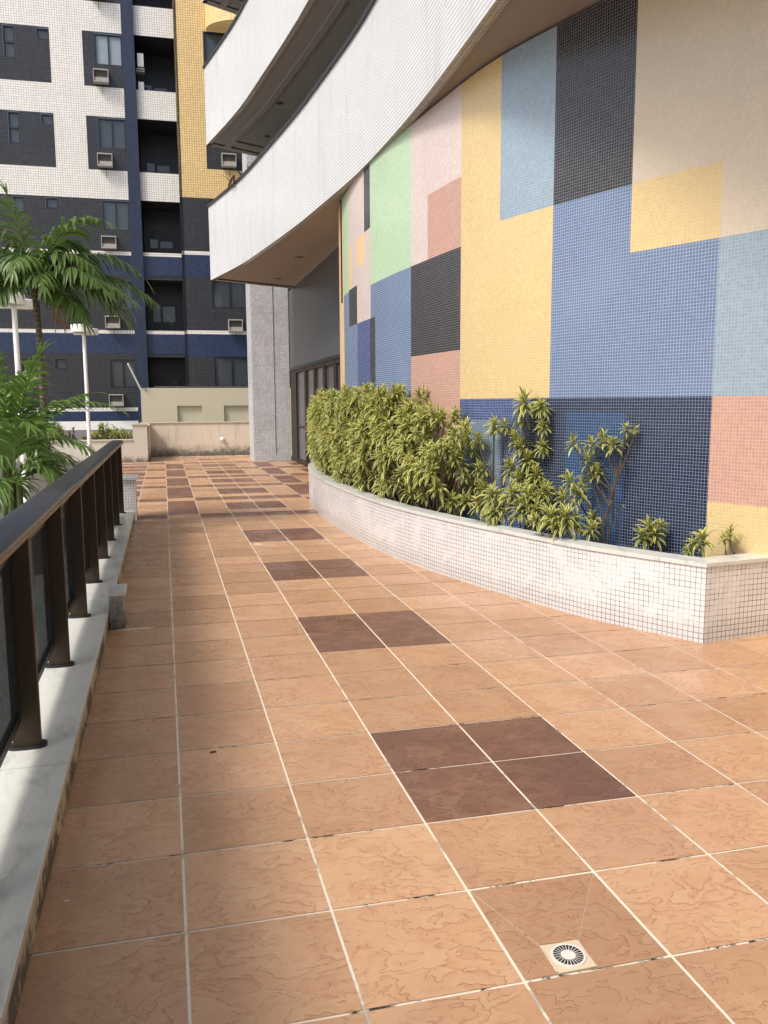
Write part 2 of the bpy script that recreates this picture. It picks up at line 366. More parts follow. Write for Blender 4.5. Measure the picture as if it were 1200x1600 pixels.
for n in range(-9, 54):
    for c in range(-4 if n >= 24 else -1, 15):
        g = .0046; gy = .0046
        x0 = S*(c+cj.get(c, 0)); x1 = S*(c+1+cj.get(c+1, 0))
        P = [(x0+g, S*(yr(n)+SK*c)+gy), (x1-g, S*(yr(n)+SK*(c+1))+gy), (x1-g, S*(yr(n+1)+SK*(c+1))-gy), (x0+g, S*(yr(n+1)+SK*c)-gy)]
        if c == -1 and n < 24: P[0] = (-.432, P[0][1]); P[3] = (-.432, P[3][1])
        br = is_brown(c, n)
        mo = rnd.randrange(7); ox, oy = (mo % 3)*3.7+.1, (mo//3)*2.9+.3; fl = rnd.random() < .5
        L = S
        uv = [(ox, oy), (ox+L, oy), (ox+L, oy+L), (ox, oy+L)]
        if fl: uv = uv[2:]+uv[:2]
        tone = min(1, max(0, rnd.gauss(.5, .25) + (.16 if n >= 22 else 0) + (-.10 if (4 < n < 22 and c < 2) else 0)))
        if n == 0 and c == 2:      # tile cut for the drain: four pieces round a square grate
            D = [(1.003, -.030), (1.123, -.036), (1.127, .092), (1.006, .098)]
            q = [(P[0], P[1], D[1], D[0]), (P[1], P[2], D[2], D[1]), (P[2], P[3], D[3], D[2]), (P[3], P[0], D[0], D[3])]
            for quad in q:
                cx = sum(p[0] for p in quad)/4; cy = sum(p[1] for p in quad)/4
                k2 = [(p[0]+(cx-p[0])*.012, p[1]+(cy-p[1])*.012) for p in quad]
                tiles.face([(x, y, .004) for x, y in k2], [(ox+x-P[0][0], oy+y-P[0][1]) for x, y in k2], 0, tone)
            continue
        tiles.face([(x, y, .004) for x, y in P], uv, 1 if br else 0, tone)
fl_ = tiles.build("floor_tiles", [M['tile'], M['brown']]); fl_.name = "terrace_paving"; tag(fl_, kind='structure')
g = MB(); g.face([(-.43, -6, .0015), (7, -6, .0015), (7, 26, .0015), (-.43, 26, .0015)]); g.face([(-1.9, 10.4, .0015), (-.43, 10.4, .0015), (-.43, 26, .0015), (-1.9, 26, .0015)])
g.box(-.9, 7, -6, 26, -.3, -.02)
tag(g.build("terrace_slab", M['grout']), kind='structure')
g = MB(); g.face([(-400, -400, -3), (400, -400, -3), (400, 600, -3), (-400, 600, -3)])
tag(g.build("ground", M['bounce_yard']), kind='structure')

# drain
dr = empty("floor_drain", (1.065, .031, .004)); tag(dr, "small square cream floor drain with a round slotted grate, set in a cut paving tile", "drain")
b = MB(); b.box(-.058, .058, -.060, .060, 0, .003); b.build("drain_plate", M['drain_plate'], dr)
b = MB(); N = 48
for k in range(N):
    a0, a1 = 2*math.pi*k/N, 2*math.pi*(k+1)/N
    c = lambda r, a, z: (r*math.cos(a), r*math.sin(a), z)
    b.face([c(.043, a0, .0062), c(.050, a0, .0062), c(.050, a1, .0062), c(.043, a1, .0062)])
    b.face([c(.050, a0, .003), c(.050, a1, .003), c(.050, a1, .0062), c(.050, a0, .0062)])
    b.face([c(0, 0, .0064), c(.021, a0, .0064), c(.021, a1, .0064)])
for k in range(24):
    a = 2*math.pi*k/24; d = .055*.5
    b.face([c(.020, a-.055, .0058), c(.044, a-.022, .0058), c(.044, a+.022, .0058), c(.020, a+.055, .0058)])
b.build("drain_grate", M['drain_ring'], dr)
b = MB(); b.cyl((0, 0, .0031), (0, 0, .0036), .0495, n=40); b.build("drain_hole", M['dark'], dr)

# ------------------------------------------------------------------ marble ledge + railing
lg = empty("marble_ledge", (-.72, 3, 0)); tag(lg, "long low ledge with grey veined marble top that carries the bronze railing", "ledge")
b = MB(); b.box(-1.0+.72, -.425+.72, -8, 6.75, .118, .15); b.build("marble_top", M['marble'], lg, bevel=.004)
b = MB(); b.box(-1.0+.73, -.432+.72, -8, 6.74, -.5, .1175); b.build("ledge_body", M['ledge_side'], lg)

rl = empty("railing", (-.61, 3, .15)); tag(rl, "bronze coloured railing with wide flat posts and smoked glass along the left of the terrace", "railing")
posts_y = [-1.75, -.62, .52, 1.67, 2.80, 3.90, 5.03, 6.13, 7.20, 8.34, 9.50]
def mk_post(y):
    b = MB(); b.box(-.055, .055, -.022, .022, .008, .905); p = b.build("post", M['bronze'], rl, bevel=.004); p.location = (0, y-3, 0)
    b = MB()
    pr = [(math.copysign(abs(math.cos(t))**.7, math.cos(t))*.078, math.copysign(abs(math.sin(t))**.7, math.sin(t))*.042) for t in [2*math.pi*k/28 for k in range(28)]]
    for k in range(28):
        p0, p1 = pr[k], pr[(k+1) % 28]
        b.face([(p0[0], p0[1], 0), (p1[0], p1[1], 0), (p1[0], p1[1], .012), (p0[0], p0[1], .012)])
    b.face([(x, y2, .012) for x, y2 in pr])
    b.build("base_plate", M['rubber'], p); return p
for y in posts_y: mk_post(y)
# handrail: rounded flat profile swept along y
b = MB(); prof = []
for k in range(25):
    t = 2*math.pi*k/24; prof.append((math.copysign(abs(math.cos(t))**.55, math.cos(t))*.085, .935+math.copysign(abs(math.sin(t))**.7, math.sin(t))*.028))
ys = [-2.2-3, 9.62-3]
for k in range(24):
    a, c_ = prof[k], prof[k+1]
    tb_ = 1 if (a[1]+c_[1])/2 > .950 or (a[0]+c_[0])/2 < -.07 else 0
    b.face([(a[0], ys[0], a[1]), (c_[0], ys[0], c_[1]), (c_[0], ys[1], c_[1]), (a[0], ys[1], a[1])], None, tb_)
b.face([(p[0], ys[1], p[1]) for p in prof[:-1]]); b.face([(p[0], ys[0], p[1]) for p in prof[:-1]][::-1])
b.build("handrail", [M['rail_cap'], M['rail_top']], rl, smooth=True, merge=True)
for y0, y1 in zip(posts_y, posts_y[1:]):
    a, c_ = y0-3+.03, y1-3-.03; xg = -.03; z0, z1 = .12, .845
    b = MB()
    b.box(xg-.014, xg+.014, a, c_, z0, z0+.035); b.box(xg-.014, xg+.014, a, c_, z1-.035, z1)
    b.box(xg-.013, xg+.013, a, a+.03, z0+.036, z1-.036); b.box(xg-.013, xg+.013, c_-.03, c_, z0+.036, z1-.036)
    fr = b.build("panel_frame", M['frame'], rl)
    b = MB(); b.box(xg-.004, xg+.004, a+.031, c_-.031, z0+.036, z1-.036); b.build("glass_pane", M['rail_glass'], fr)
    for yy in (a+.04, c_-.04):
        b = MB(); b.box(xg-.01, xg+.02, yy-.03, yy+.03, z1+.001, z1+.05); b.build("clamp", M['rubber'], fr)

# end pillars / small block beside the ledge
pl = empty("tiled_pillar", (-.50, 10.05, 0)); tag(pl, "short white tiled pillar with a stone cap at the far end of the railing", "pillar")
b = MB(); b.box(-.16, .09, -.22, .2, 0, .56); b.build("pillar_shaft", M['ptile'], pl)
b = MB(); b.box(-.19, .13, -.26, .24, .561, .60); b.build("pillar_cap", M['marble'], pl, bevel=.004)
pl = empty("concrete_block", (-.368, 4.15, 0)); tag(pl, "small stained block with a white stone cap standing against the marble ledge", "block")
b = MB(); b.box(-.056, .045, -.11, .10, 0, .245); b.build("block_body", M['concrete'], pl, bevel=.004)
b = MB(); b.box(-.056, .062, -.125, .115, .246, .285); b.build("block_cap", M['marble'], pl, bevel=.004)

# ------------------------------------------------------------------ own building
WP = [(5.35, -1.1), (4.9, 0.2), (4.35, 1.7), (3.84, 2.97), (3.47, 3.84), (3.205, 4.59), (3.0, 5.25), (2.88, 5.94), (2.75, 7.2), (2.68, 8.2), (2.655, 9.2), (2.665, 10.0), (2.72, 10.8), (2.83, 11.5), (3.02, 12.1), (3.4, 12.7)]
WQ = catmull(WP, 12)
WS = [0.0]
for i in range(1, len(WQ)): WS.append(WS[-1]+(WQ[i]-WQ[i-1]).length)
S0 = WS[12]                     # arc length measured from the second control point
WS = [s-S0 for s in WS]
def wpt(s):
    for i in range(len(WS)-1):
        if WS[i] <= s <= WS[i+1]:
            return WQ[i].lerp(WQ[i+1], (s-WS[i])/(WS[i+1]-WS[i]))
    return WQ[-1]
HS = 4.605
bld = empty("curved_apartment_building", (4, 9, 0)); tag(bld, "apartment building with curved colour-block mosaic wall, sweeping white balconies and a dark recessed entrance", "building")
def bput(mb, name, mats, parent=bld, **k):
    mb.v = [(x-4, y-9, z) for x, y, z in mb.v]; return mb.build(name, mats, parent, **k)
patches = [  # (s0,s1,z0,z1,colour) painted in order over beige
    (-2, 20, -1, 9, 'beige'), (-2, 3.175, .87, 1.62, 'salmon'), (-2, 3.175, -1, .87, 'yellow'), (-2, 3.175, 1.62, 2.705, 'lblue'),
    (3.175, 3.905, 2.705, 3.21, 'yellow'), (3.175, 4.715, 1.62, 2.705, 'blue'), (3.905, 4.715, 2.705, 3.205, 'blue'),
    (3.905, 4.715, 3.205, 9, 'black'), (4.715, 6.10, 1.62, 9, 'yellow'), (4.715, 5.40, 3.205, 9, 'lblue'),
    (3.175, 6.10, -1, 1.62, 'navy'), (4.715, 6.10, -1, 1.62, 'indigo'), (3.89, 4.515, .2, 1.50, 'dkblue'), (5.35, 5.875, .2, 1.42, 'slate'),  # indigo over the navy paints its bluer gloss reflection as tile colour
    (4.60, 4.95, -1, 1.62, 'navy'),
    (6.10, 7.375, 3.1, 9, 'pink'), (6.10, 6.90, 3.1, 3.76, 'salmon'), (6.10, 7.375, 2.105, 3.1, 'black'), (6.10, 7.375, -1, 2.105, 'salmon'),
    (7.375, 8.91, 3.1, 9, 'green'), (7.375, 8.91, -1, 3.1, 'blue'), (8.91, 9.215, 3.82, 9, 'black'), (8.91, 9.215, 2.68, 3.82, 'beige'),
    (9.215, 10.22, 3.2, 9, 'pink'), (8.91, 9.215, 2.68, 3.82, 'pink'), (9.215, 9.655, 3.44, 3.81, 'orange'), (9.985, 10.22, 3.2, 3.80, 'orange'),
    (10.22, 10.8, 3.15, 9, 'green'), (9.215, 9.655, 2.68, 3.44, 'pink'),
    (9.655, 10.22, 2.68, 3.2, 'black'), (8.70, 9.655, -1, 2.68, 'indigo'), (8.70, 8.95, -1, 2.68, 'black'),
    (9.655, 10.72, -1, 2.68, 'blue'), (10.22, 10.72, -1, 3.18, 'blue'), (10.72, 20, -1, 9, 'orange')]
ss = sorted({p for a in patches for p in a[:2] if WS[0] < p < WS[-1]} | {s for s in WS[::2]} | {WS[-1]})
zs = sorted({p for a in patches for p in a[2:4] if 0 < p < HS} | {0.0, HS})
ss2 = [ss[0]]
for s in ss[1:]:
    if s-ss2[-1] > 1e-4: ss2.append(s)
b = MB()
for i in range(len(ss2)-1):
    p, q = wpt(ss2[i]), wpt(ss2[i+1]); sm = (ss2[i]+ss2[i+1])/2
    for j in range(len(zs)-1):
        zm = (zs[j]+zs[j+1])/2; c_ = 'beige'
        for a in patches:
            if a[0] <= sm <= a[1] and a[2] <= zm <= a[3]: c_ = a[4]
        u0, u1 = ss2[i], ss2[i+1]
        b.face([(p.x, p.y, zs[j]), (q.x, q.y, zs[j]), (q.x, q.y, zs[j+1]), (p.x, p.y, zs[j+1])][::-1], [(u0, zs[j]), (u1, zs[j]), (u1, zs[j+1]), (u0, zs[j+1])][::-1], MUR.index(c_))
mw = bput(b, "mosaic_wall", [M[c_] for c_ in MUR])
# thin grey edge bead at the far end of the mural
e0 = wpt(10.86); b = MB(); b.cyl((e0.x-.012, e0.y, 3.1), (e0.x-.012, e0.y, HS), .012, n=8); bput(b, "edge_bead", M['frame'])
# recessed entrance wall (plane x = 3.43) and pier
b = MB(); XR = 3.43
b.face([(XR, 12.75, 2.55), (XR, 21.2, 2.55), (XR, 21.2, HS), (XR, 12.75, HS)], [(12.7, 2.55), (21.2, 2.55), (21.2, HS), (12.7, HS)])
bput(b, "recessed_wall", M['recess'])
b = MB(); b.box(2.39, 3.41, 21.1, 22.3, 0, 19); b.box(2.985, 2.993, 21.094, 21.1, .2, 4.55); 
pr_ = bput(b, "tiled_pier", M['pier'])
b = MB(); b.box(2.9852, 2.9932, 21.086, 21.096, .2, 19); bput(b, "pier_joint", M['frame'], bld)
# glazed doors in the recess
doors = [(20.2, 21.1, 'solid'), (18.6, 20.15, 'pane'), (17.3, 18.55, 'pane'), (16.1, 17.25, 'pane'), (14.9, 16.05, 'pane'), (13.5, 14.85, 'pane')]
b = MB(); b.box(XR-.02, XR+.12, 12.8, 21.1, 2.47, 2.549); bput(b, "door_lintel", M['frame'])
for y0, y1, k in doors:
    b = MB(); dx = XR+.04
    if k == 'solid':
        b.box(dx-.03, dx+.03, y0, y1, .004, 2.465); bput(b, "door_panel", M['bronze'])
        continue
    fw_ = .10
    b.box(dx-.05, dx+.05, y0, y0+fw_, .004, 2.468); b.box(dx-.05, dx+.05, y1-fw_, y1, .004, 2.468)
    b.box(dx-.045, dx+.045, y0+fw_, y1-fw_, 2.38, 2.468); b.box(dx-.045, dx+.045, y0+fw_, y1-fw_, .004, .12); b.box(dx-.03, dx+.03, y0+fw_, y1-fw_, .95, 1.0)
    d = bput(b, "glass_door", M['bronze'])
    b = MB(); b.box(dx-.006, dx+.006, y0+fw_, y1-fw_, .121, 2.379); o = b; o.v = [(x-4, y-9, z) for x, y, z in o.v]; o.build("door_pane", M['door_grey'], d)
b = MB(); b.box(XR+.3, XR+.4, 12.5, 21.3, 0, 3); bput(b, "entrance_back", M['dark'])

# slabs with parapets: curved outer edge
EP = [(1.6, -9.0), (2.05, -4.0), (2.33, 0.0), (2.47, 2.4), (2.565, 4.5), (2.640, 6.4), (2.640, 8.0), (2.60, 9.3), (2.45, 11.2), (2.33, 12.5), (2.10, 14.4), (1.77, 16.8), (1.254, 19.38)]
EQ = catmull(EP, 8)
ENDP = [(1.254, 19.38), (3.40, 20.45), (8.0, 22.7)]       # far end of each slab
def slab(z0, z1, first):
    path = [(p.x, p.y) for p in EQ]
    b = MB()
    # outer parapet face, then the return at the far end
    b.sweep(path, [(0, z0), (0, z1)])
    a, c_ = Vector(ENDP[0]), Vector(ENDP[2]); d = (c_-a)
    L0 = sum(((EQ[i+1]-EQ[i]).length for i in range(len(EQ)-1)))
    b.face([(a.x, a.y, z0), (c_.x, c_.y, z0), (c_.x, c_.y, z1), (a.x, a.y, z1)], [(L0, 0), (L0+d.length, 0), (L0+d.length, z1-z0), (L0, z1-z0)])
    b.sweep(path, [(.15, z0+.25), (.15, z1)])
    bput(b, "parapet", M['wtile'])
    b = MB(); b.sweep(path, [(-.035, z1), (-.035, z1+.055), (.17, z1+.055), (.17, z1), (-.035, z1)]); bput(b, "parapet_rail", M['frame'])
    # soffit: tiled strip at the edge, a drip groove, then painted ceiling
    b = MB(); b.sweep(path, [(0, z0), (.10, z0)], ms=[0]); bput(b, "soffit_strip", M['soffit_strip'])
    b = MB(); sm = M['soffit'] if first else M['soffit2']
    inner = [(p.x, p.y) for p in EQ]
    nr = []
    for i in range(len(inner)):
        a = Vector(inner[max(i-1, 0)]); c2 = Vector(inner[min(i+1, len(inner)-1)]); dd = (c2-a).normalized(); nr.append(Vector((dd.y, -dd.x)))
    I = [(inner[i][0]+nr[i].x*.10, inner[i][1]+nr[i].y*.10) for i in range(len(inner))]
    I2 = [(inner[i][0]+nr[i].x*.13, inner[i][1]+nr[i].y*.13) for i in range(len(inner))]
    zc = z0+.03
    far = lambda y: min(8.0, 8.0)
    for i in range(len(I)-1):
        b.face([(*I[i], z0), (*I[i+1], z0), (*I[i+1], zc), (*I[i], zc)])
        y0_, y1_ = I[i][1], I[i+1][1]
        b.face([(*I[i], zc), (*I[i+1], zc), (8.0, y1_, zc), (8.0, y0_, zc)])
    e = I[-1]; b.face([(*e, zc), (3.40, 20.40, zc), (8.0, 22.6, zc), (8.0, e[1], zc)])
    b.face([(ENDP[0][0], ENDP[0][1], z0), (8.0, 22.7, z0), (8.0, 22.5, z0), (ENDP[0][0]+.1, ENDP[0][1]-.17, z0)])
    if not first:      # raised border moulding on the upper ceilings
        b.sweep([(p[0]+.35, p[1]) for p in I if p[1] > -4], [(0, zc), (0, zc-.05), (.12, zc-.05), (.12, zc)])
        b.face([(1.75, 19.0, zc-.03), (2.6, 19.4, zc-.03), (2.65, 19.3, zc-.03), (1.82, 18.9, zc-.03)])
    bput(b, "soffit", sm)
    # floor above the ceiling
    b = MB()
    for i in range(len(I)-1):
        b.face([(*I[i], z0+.25), (*I[i+1], z0+.25), (8.0, I[i+1][1], z0+.25), (8.0, I[i][1], z0+.25)])
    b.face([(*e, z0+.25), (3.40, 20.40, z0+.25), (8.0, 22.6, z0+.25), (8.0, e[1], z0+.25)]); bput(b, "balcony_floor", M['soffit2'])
slab(4.605, 6.33, True); slab(7.772, 9.51, False); slab(10.985, 12.7, False); slab(14.2, 15.9, False)
b = MB(); b.box(5.2, 8.2, -9, 22.5, 4.86, 18); b.box(5.6, 8.2, -9, 12.6, 0, 4.6); bput(b, "unseen_back_wall", M['soffit2'])  # unseen wall behind the balconies, added so sky light does not leak in

# recessed downlights
for k, (px, py, z, r, lab) in enumerate([(467, 401, 4.635, .11, "round recessed ceiling light of the lowest soffit, the one nearer the mosaic wall"), (434, 435, 4.635, .11, "round recessed ceiling light of the lowest soffit, the one nearer the pier"),
        (456, 117, 7.802, .07, "small dark ceiling light high under the upper balcony, uppermost of three"), (437, 161, 7.802, .07, "small dark ceiling light under the upper balcony, middle of three"), (418, 213, 7.802, .07, "small dark ceiling light under the upper balcony, lowest of three")]):
    v = ray(px, py); p = CAM + v*((z-CAM.z)/v.z)
    o = empty("ceiling_light", (p.x, p.y, z)); tag(o, lab, "ceiling light", "recessed lights under the balconies")
    b = MB(); b.cyl((0, 0, -.012), (0, 0, 0), r, r*1.08, n=24); b.build("light_rim", M['grey'] if k < 2 else M['dark'], o)
    b = MB(); b.cyl((0, 0, -.0145), (0, 0, -.0125), r*.75, n=24); b.build("light_lens", M['acgrill'], o)

# ------------------------------------------------------------------ planter
PF = [(3.375, 2.62), (3.16, 3.02), (2.925, 3.52), (2.70, 4.24), (2.50, 4.95), (2.302, 5.85), (2.18, 6.75), (2.115, 7.9), (2.10, 9.05), (2.165, 10.55), (2.32, 11.75), (2.50, 12.55), (2.72, 13.15), (3.05, 13.5), (3.35, 13.55)]
pq = catmull(PF, 8); corner = Vector((3.375, 2.62)); sidep = Vector((4.25, 2.735))
plt = empty("curved_planter", (3, 7, 0)); tag(plt, "long curved planter of white mosaic tiles with a pale marble cap below the coloured wall", "planter")
def pput(mb, name, mats, **k):
    mb.v = [(x-3, y-7, z) for x, y, z in mb.v]; return mb.build(name, mats, plt, **k)
b = MB(); path = [(p.x, p.y) for p in pq]
b.sweep(path, [(0, 0), (0, .512)])
d = (corner-sidep); b.face([(sidep.x, sidep.y, 0), (corner.x, corner.y, 0), (corner.x, corner.y, .512), (sidep.x, sidep.y, .512)], [(-d.length, 0), (0, 0), (0, .512), (-d.length, .512)])
pput(b, "tiled_wall", M['ptile'])
b = MB(); b.sweep([(p.x, p.y) for p in pq], [(.17, .44), (.17, .512)])
pput(b, "inner_face", M['soil'])
# marble cap in slabs with mitred corner
full = [(sidep.x, sidep.y), (corner.x, corner.y)]
def caps(path, o0, o1, seg):
    nr = []
    n = len(path)
    for i in range(n):
        a = Vector(path[max(i-1, 0)]); c_ = Vector(path[min(i+1, n-1)]); d = (c_-a).normalized(); nr.append(Vector((d.y, -d.x)))
    return nr
capm = MB()
nrs = caps(path, 0, 0, 0)
# mitre at corner
dside = (sidep-corner).normalized(); nside = Vector((-dside.y, dside.x))    # towards the wall
if nside.y < 0: nside = -nside
def off(i, o):
    return Vector(path[i])+nrs[i]*o
mo = (nrs[0]*-.012 + nside*-.012); mi_in = Vector((corner.x+.06, corner.y+.20))
t0_ = (Vector(path[1])-Vector(path[0])).normalized(); n0_ = Vector((t0_.y, -t0_.x)); det = n0_.x*nside.y-n0_.y*nside.x
mit = lambda o: Vector(((o*nside.y-o*n0_.y)/det, (o*n0_.x-o*nside.x)/det))
CW = .165; mi_in = corner+mit(CW); outer = [corner+mit(-.012)]; inner_ = [mi_in]
for i in range(1, len(path)):
    outer.append(off(i, -.012)); q_ = off(i, CW)
    inner_.append(mi_in+t0_*.0004*i if (q_-corner).dot(t0_) < (mi_in-corner).dot(t0_)+.01 else q_)
z0, z1 = .513, .542
acc = 0; start = 0
cap_rng = []
for i in range(1, len(path)):
    acc += (Vector(path[i])-Vector(path[i-1])).length
    if acc > 1.25 or i == len(path)-1: cap_rng.append((start, i)); start = i; acc = 0
for (i0, i1) in cap_rng:
    b = MB(); e = .0
    for i in range(i0, i1):
        A, B, C_, D_ = outer[i], outer[i+1], inner_[i+1], inner_[i]
        if i == i1-1 and i1 < len(path)-1: B = A.lerp(B, 1-.003/max(.01, (B-A).length)); C_ = D_.lerp(C_, 1-.003/max(.01, (C_-D_).length))
        b.face([(*A, z1), (*D_, z1), (*C_, z1), (*B, z1)]); b.face([(*A, z0), (*A, z1), (*B, z1), (*B, z0)]); b.face([(*D_, z0), (*C_, z0), (*C_, z1), (*D_, z1)]); b.face([(*A, z0), (*B, z0), (*C_, z0), (*D_, z0)])
    A, D_ = outer[i0], inner_[i0]; b.face([(*A, z0), (*D_, z0), (*D_, z1), (*A, z1)])
    pput(b, "cap_stone", M['marble'], bevel=.003, merge=True)
b = MB(); A = outer[0]; D_ = inner_[0]; B = Vector((sidep.x, sidep.y))-nside*.012; C_ = Vector((sidep.x, sidep.y))+nside*CW
A = A + dside*.002; D_ = D_ + dside*.002
b.face([(*A, z1), (*B, z1), (*C_, z1), (*D_, z1)]); b.face([(*A, z0), (*B, z0), (*B, z1), (*A, z1)]); b.face([(*D_, z0), (*D_, z1), (*C_, z1), (*C_, z0)]); b.face([(*A, z0), (*A, z1), (*D_, z1), (*D_, z0)]); b.face([(*A, z0), (*D_, z0), (*C_, z0), (*B, z0)])
pput(b, "cap_stone", M['marble'], bevel=.003, merge=True)
b = MB()
for i in range(len(path)-1):
    if path[i][1] > 2.86: b.face([(path[i][0]+.05, path[i][1], .44), (path[i+1][0]+.05, path[i+1][1], .44), (path[i+1][0]+1.2, path[i+1][1], .44), (path[i][0]+1.2, path[i][1], .44)])
pput(b, "soil", M['soil'])

# ------------------------------------------------------------------ leaf builders
def leaf(b, base, d, nrm, L, W, droop, tone, m=0, segs=3, fold=.25, prof=(.55, 1.0, .75, 0.0)):
    """narrow folded leaf arching under its weight"""
    d = Vector(d).normalized(); side = d.cross(nrm)
    if side.length < 1e-3: side = Vector((1, 0, 0))
    side.normalize(); p = Vector(base); dd = d.copy(); prev = None
    for k in range(segs+1):
        t = k/segs; i = t*(len(prof)-1); a = int(min(i, len(prof)-2)); wv = (prof[a]+(prof[a+1]-prof[a])*(i-a))*W*.5
        u = side.cross(dd).normalized()
        row = (p-side*wv+u*wv*fold*2, p.copy(), p+side*wv+u*wv*fold*2)
        if prev:
            t0 = (k-1)/segs
            b.face([prev[0], prev[1], row[1], row[0]], [(0, t0), (.5, t0), (.5, t), (0, t)], m, tone)
            b.face([prev[1], prev[2], row[2], row[1]], [(.5, t0), (1, t0), (1, t), (.5, t)], m, tone)
        prev = row; p = p + dd*(L/segs); dd = (dd+Vector((0, 0, -droop/segs))).normalized()
def rosette(b, p, axis, r, n, tone, rg):
    axis = Vector(axis).normalized(); q = axis.to_track_quat('Z', 'Y')
    for k in range(n):
        t = k/n; az = k*2.39996+rg.random()*.5; el = R(70)-t*R(92)+rg.gauss(0, .12)
        d = q @ Vector((math.cos(az)*math.cos(el), math.sin(az)*math.cos(el), math.sin(el)))
        base = Vector(p)+axis*((.5-t)*r*.5)
        leaf(b, base, d, axis, r*rg.uniform(.7, 1.2)*(.8+.35*t), r*.21*rg.uniform(.8, 1.15), .7+1.0*t, min(1, max(0, tone+rg.gauss(0, .14)+(.12-.28*t))), prof=(.40, 1.0, .85, .05), fold=.2)
def dracaena(heads, base, label, group, rad=.125, nl=26, name="dracaena_shrub", stems=True, seed=1, nb=None, sr=.011):
    rg = random.Random(seed)
    o = empty(name, base); tag(o, label, "shrub", group)
    b = MB(); s = MB(); B = Vector(base)
    nb = nb or max(1, len(heads)//9)
    hs = sorted([(Vector(p)-B, r) for p, r in heads], key=lambda h: -h[0].z)
    trunks = []; sm_ = []
    for (p, r) in hs:
        use = None
        if len(trunks) < nb: 
            q0 = Vector((p.x*.35+rg.uniform(-.03, .03), p.y*.5+rg.uniform(-.03, .03), 0)); q1 = p-Vector((0, 0, r*.3))
            mid = q0.lerp(q1, .5)+Vector((rg.gauss(0, .025), rg.gauss(0, .025), 0)); pts = [q0, q0.lerp(mid, .5)+Vector((rg.gauss(0, .008), rg.gauss(0, .008), 0)), mid, mid.lerp(q1, .5)+Vector((rg.gauss(0, .012), rg.gauss(0, .012), 0)), q1]
            s = MB(); sm_.append(s); s.tube(pts, [sr*1.15, sr*1.05, sr*.95, sr*.8, sr*.6], 7); trunks.append(pts); ax = (q1-mid).normalized()
        else:
            cand = [(pt, k_) for k_, t_ in enumerate(trunks) for pt in [t_[i].lerp(t_[i+1], f) for i in range(4) for f in (0, .5)] if pt.z < max(.02, p.z-.05)]
            a, k_ = min(cand, key=lambda c_: (c_[0].xy-p.xy).length*.7+abs(c_[0].z-p.z+.22+.5*(c_[0].xy-p.xy).length)); s = sm_[k_]; q1 = p-Vector((0, 0, r*.25)); mid = a.lerp(q1, .6); mid.z -= (q1-a).xy.length*.18
            s.tube([a, mid, q1], [sr*.7, sr*.6, sr*.5], 6); ax = (q1-mid).normalized()
        ax = ax+Vector((rg.gauss(-.12, .2), rg.gauss(-.12, .2), .55))
        rosette(b, p, ax, r, nl, .5+rg.gauss(0, .12), rg)
    b.build("foliage", M['drac'], o)
    for s in sm_: s.build("stem", M['stem'], o, smooth=True)
    return o
def front_x(y):
    for i in range(len(path)-1):
        if path[i][1] <= y <= path[i+1][1]:
            t = (y-path[i][1])/(path[i+1][1]-path[i][1]); return path[i][0]+(path[i+1][0]-path[i][0])*t
    return 2.9
def wall_x(y):
    for i in range(len(WQ)-1):
        if WQ[i].y <= y <= WQ[i+1].y:
            t = (y-WQ[i].y)/(WQ[i+1].y-WQ[i].y); return WQ[i].x+(WQ[i+1].x-WQ[i].x)*t
    return 3.4
def hedge_top(y):
    T = [(4.5, .95), (5.3, 1.20), (5.8, 1.45), (6.3, 1.58), (6.8, 1.66), (7.4, 1.70), (8.0, 1.62), (9.0, 1.72), (10, 1.64), (11.0, 1.68), (11.8, 1.64), (12.6, 1.56), (14, 1.6)]
    for (a, h0), (c_, h1) in zip(T, T[1:]):
        if y <= c_: return h0+(h1-h0)*(y-a)/(c_-a)
    return 1.6
GRP = "variegated dracaena shrubs packed into the dense hedge"
HL = ["dracaena at the near, lower end of the dense hedge, beside the pale blue mosaic square",
 "second dracaena of the hedge from its near end, in front of the salmon mosaic", "third dracaena of the hedge from its near end, over the salmon mosaic's left edge",
 "fourth dracaena of the hedge, at its highest crest under the blue mosaic", "fifth dracaena of the hedge, just left of the crest under the blue mosaic",
 "sixth dracaena of the hedge, middle one, below the indigo and black mosaic strip", "seventh dracaena of the hedge, below the dark indigo mosaic",
 "fourth dracaena counted from the far rounded end of the hedge", "third dracaena counted from the far rounded end, near the mosaic wall's far edge",
 "second dracaena from the far rounded end of the hedge, before the glass doors", "last dracaena at the far rounded end of the planter, before the glass doors"]
ypl = [5.75, 6.35, 6.95, 7.6, 8.25, 8.95, 9.65, 10.35, 11.05, 11.75, 12.4]
for k, y in enumerate(ypl):
    rg = random.Random(40+k); xf = front_x(y)+.10; xw = min(wall_x(y)-.08, xf+.62); heads = []; top = hedge_top(y)
    for _ in range(92 if k > 0 else 60):
        f = rg.random(); yy = y+rg.uniform(-.42, .42)
        u = rg.random()**(.95 if k > 2 else .7); z = .60+u*(hedge_top(yy)-.66)
        # more heads on the outer skin
        if k == 0 and yy < 5.40: continue
        x = xf+(xw-xf)*(rg.random()**1.7) + (.05 if z < .75 else 0) - .07*math.sin(u*3.1)
        x += (yy-y)*((front_x(yy)-front_x(y))/(yy-y) if abs(yy-y) > .01 else 0)
        if x > wall_x(yy)-.06: x = wall_x(yy)-.08
        heads.append(((x, yy, z), rg.uniform(.085, .145)))
    for _ in range(8):
        yy = y+rg.uniform(-.4, .4); heads.append(((xf+(xw-xf)*rg.random(), yy, hedge_top(yy)+rg.uniform(-.06, .05)), rg.uniform(.10, .14)))
    dracaena(heads, ((xf+xw)/2, y, .44), HL[k], GRP, seed=k, nl=24)
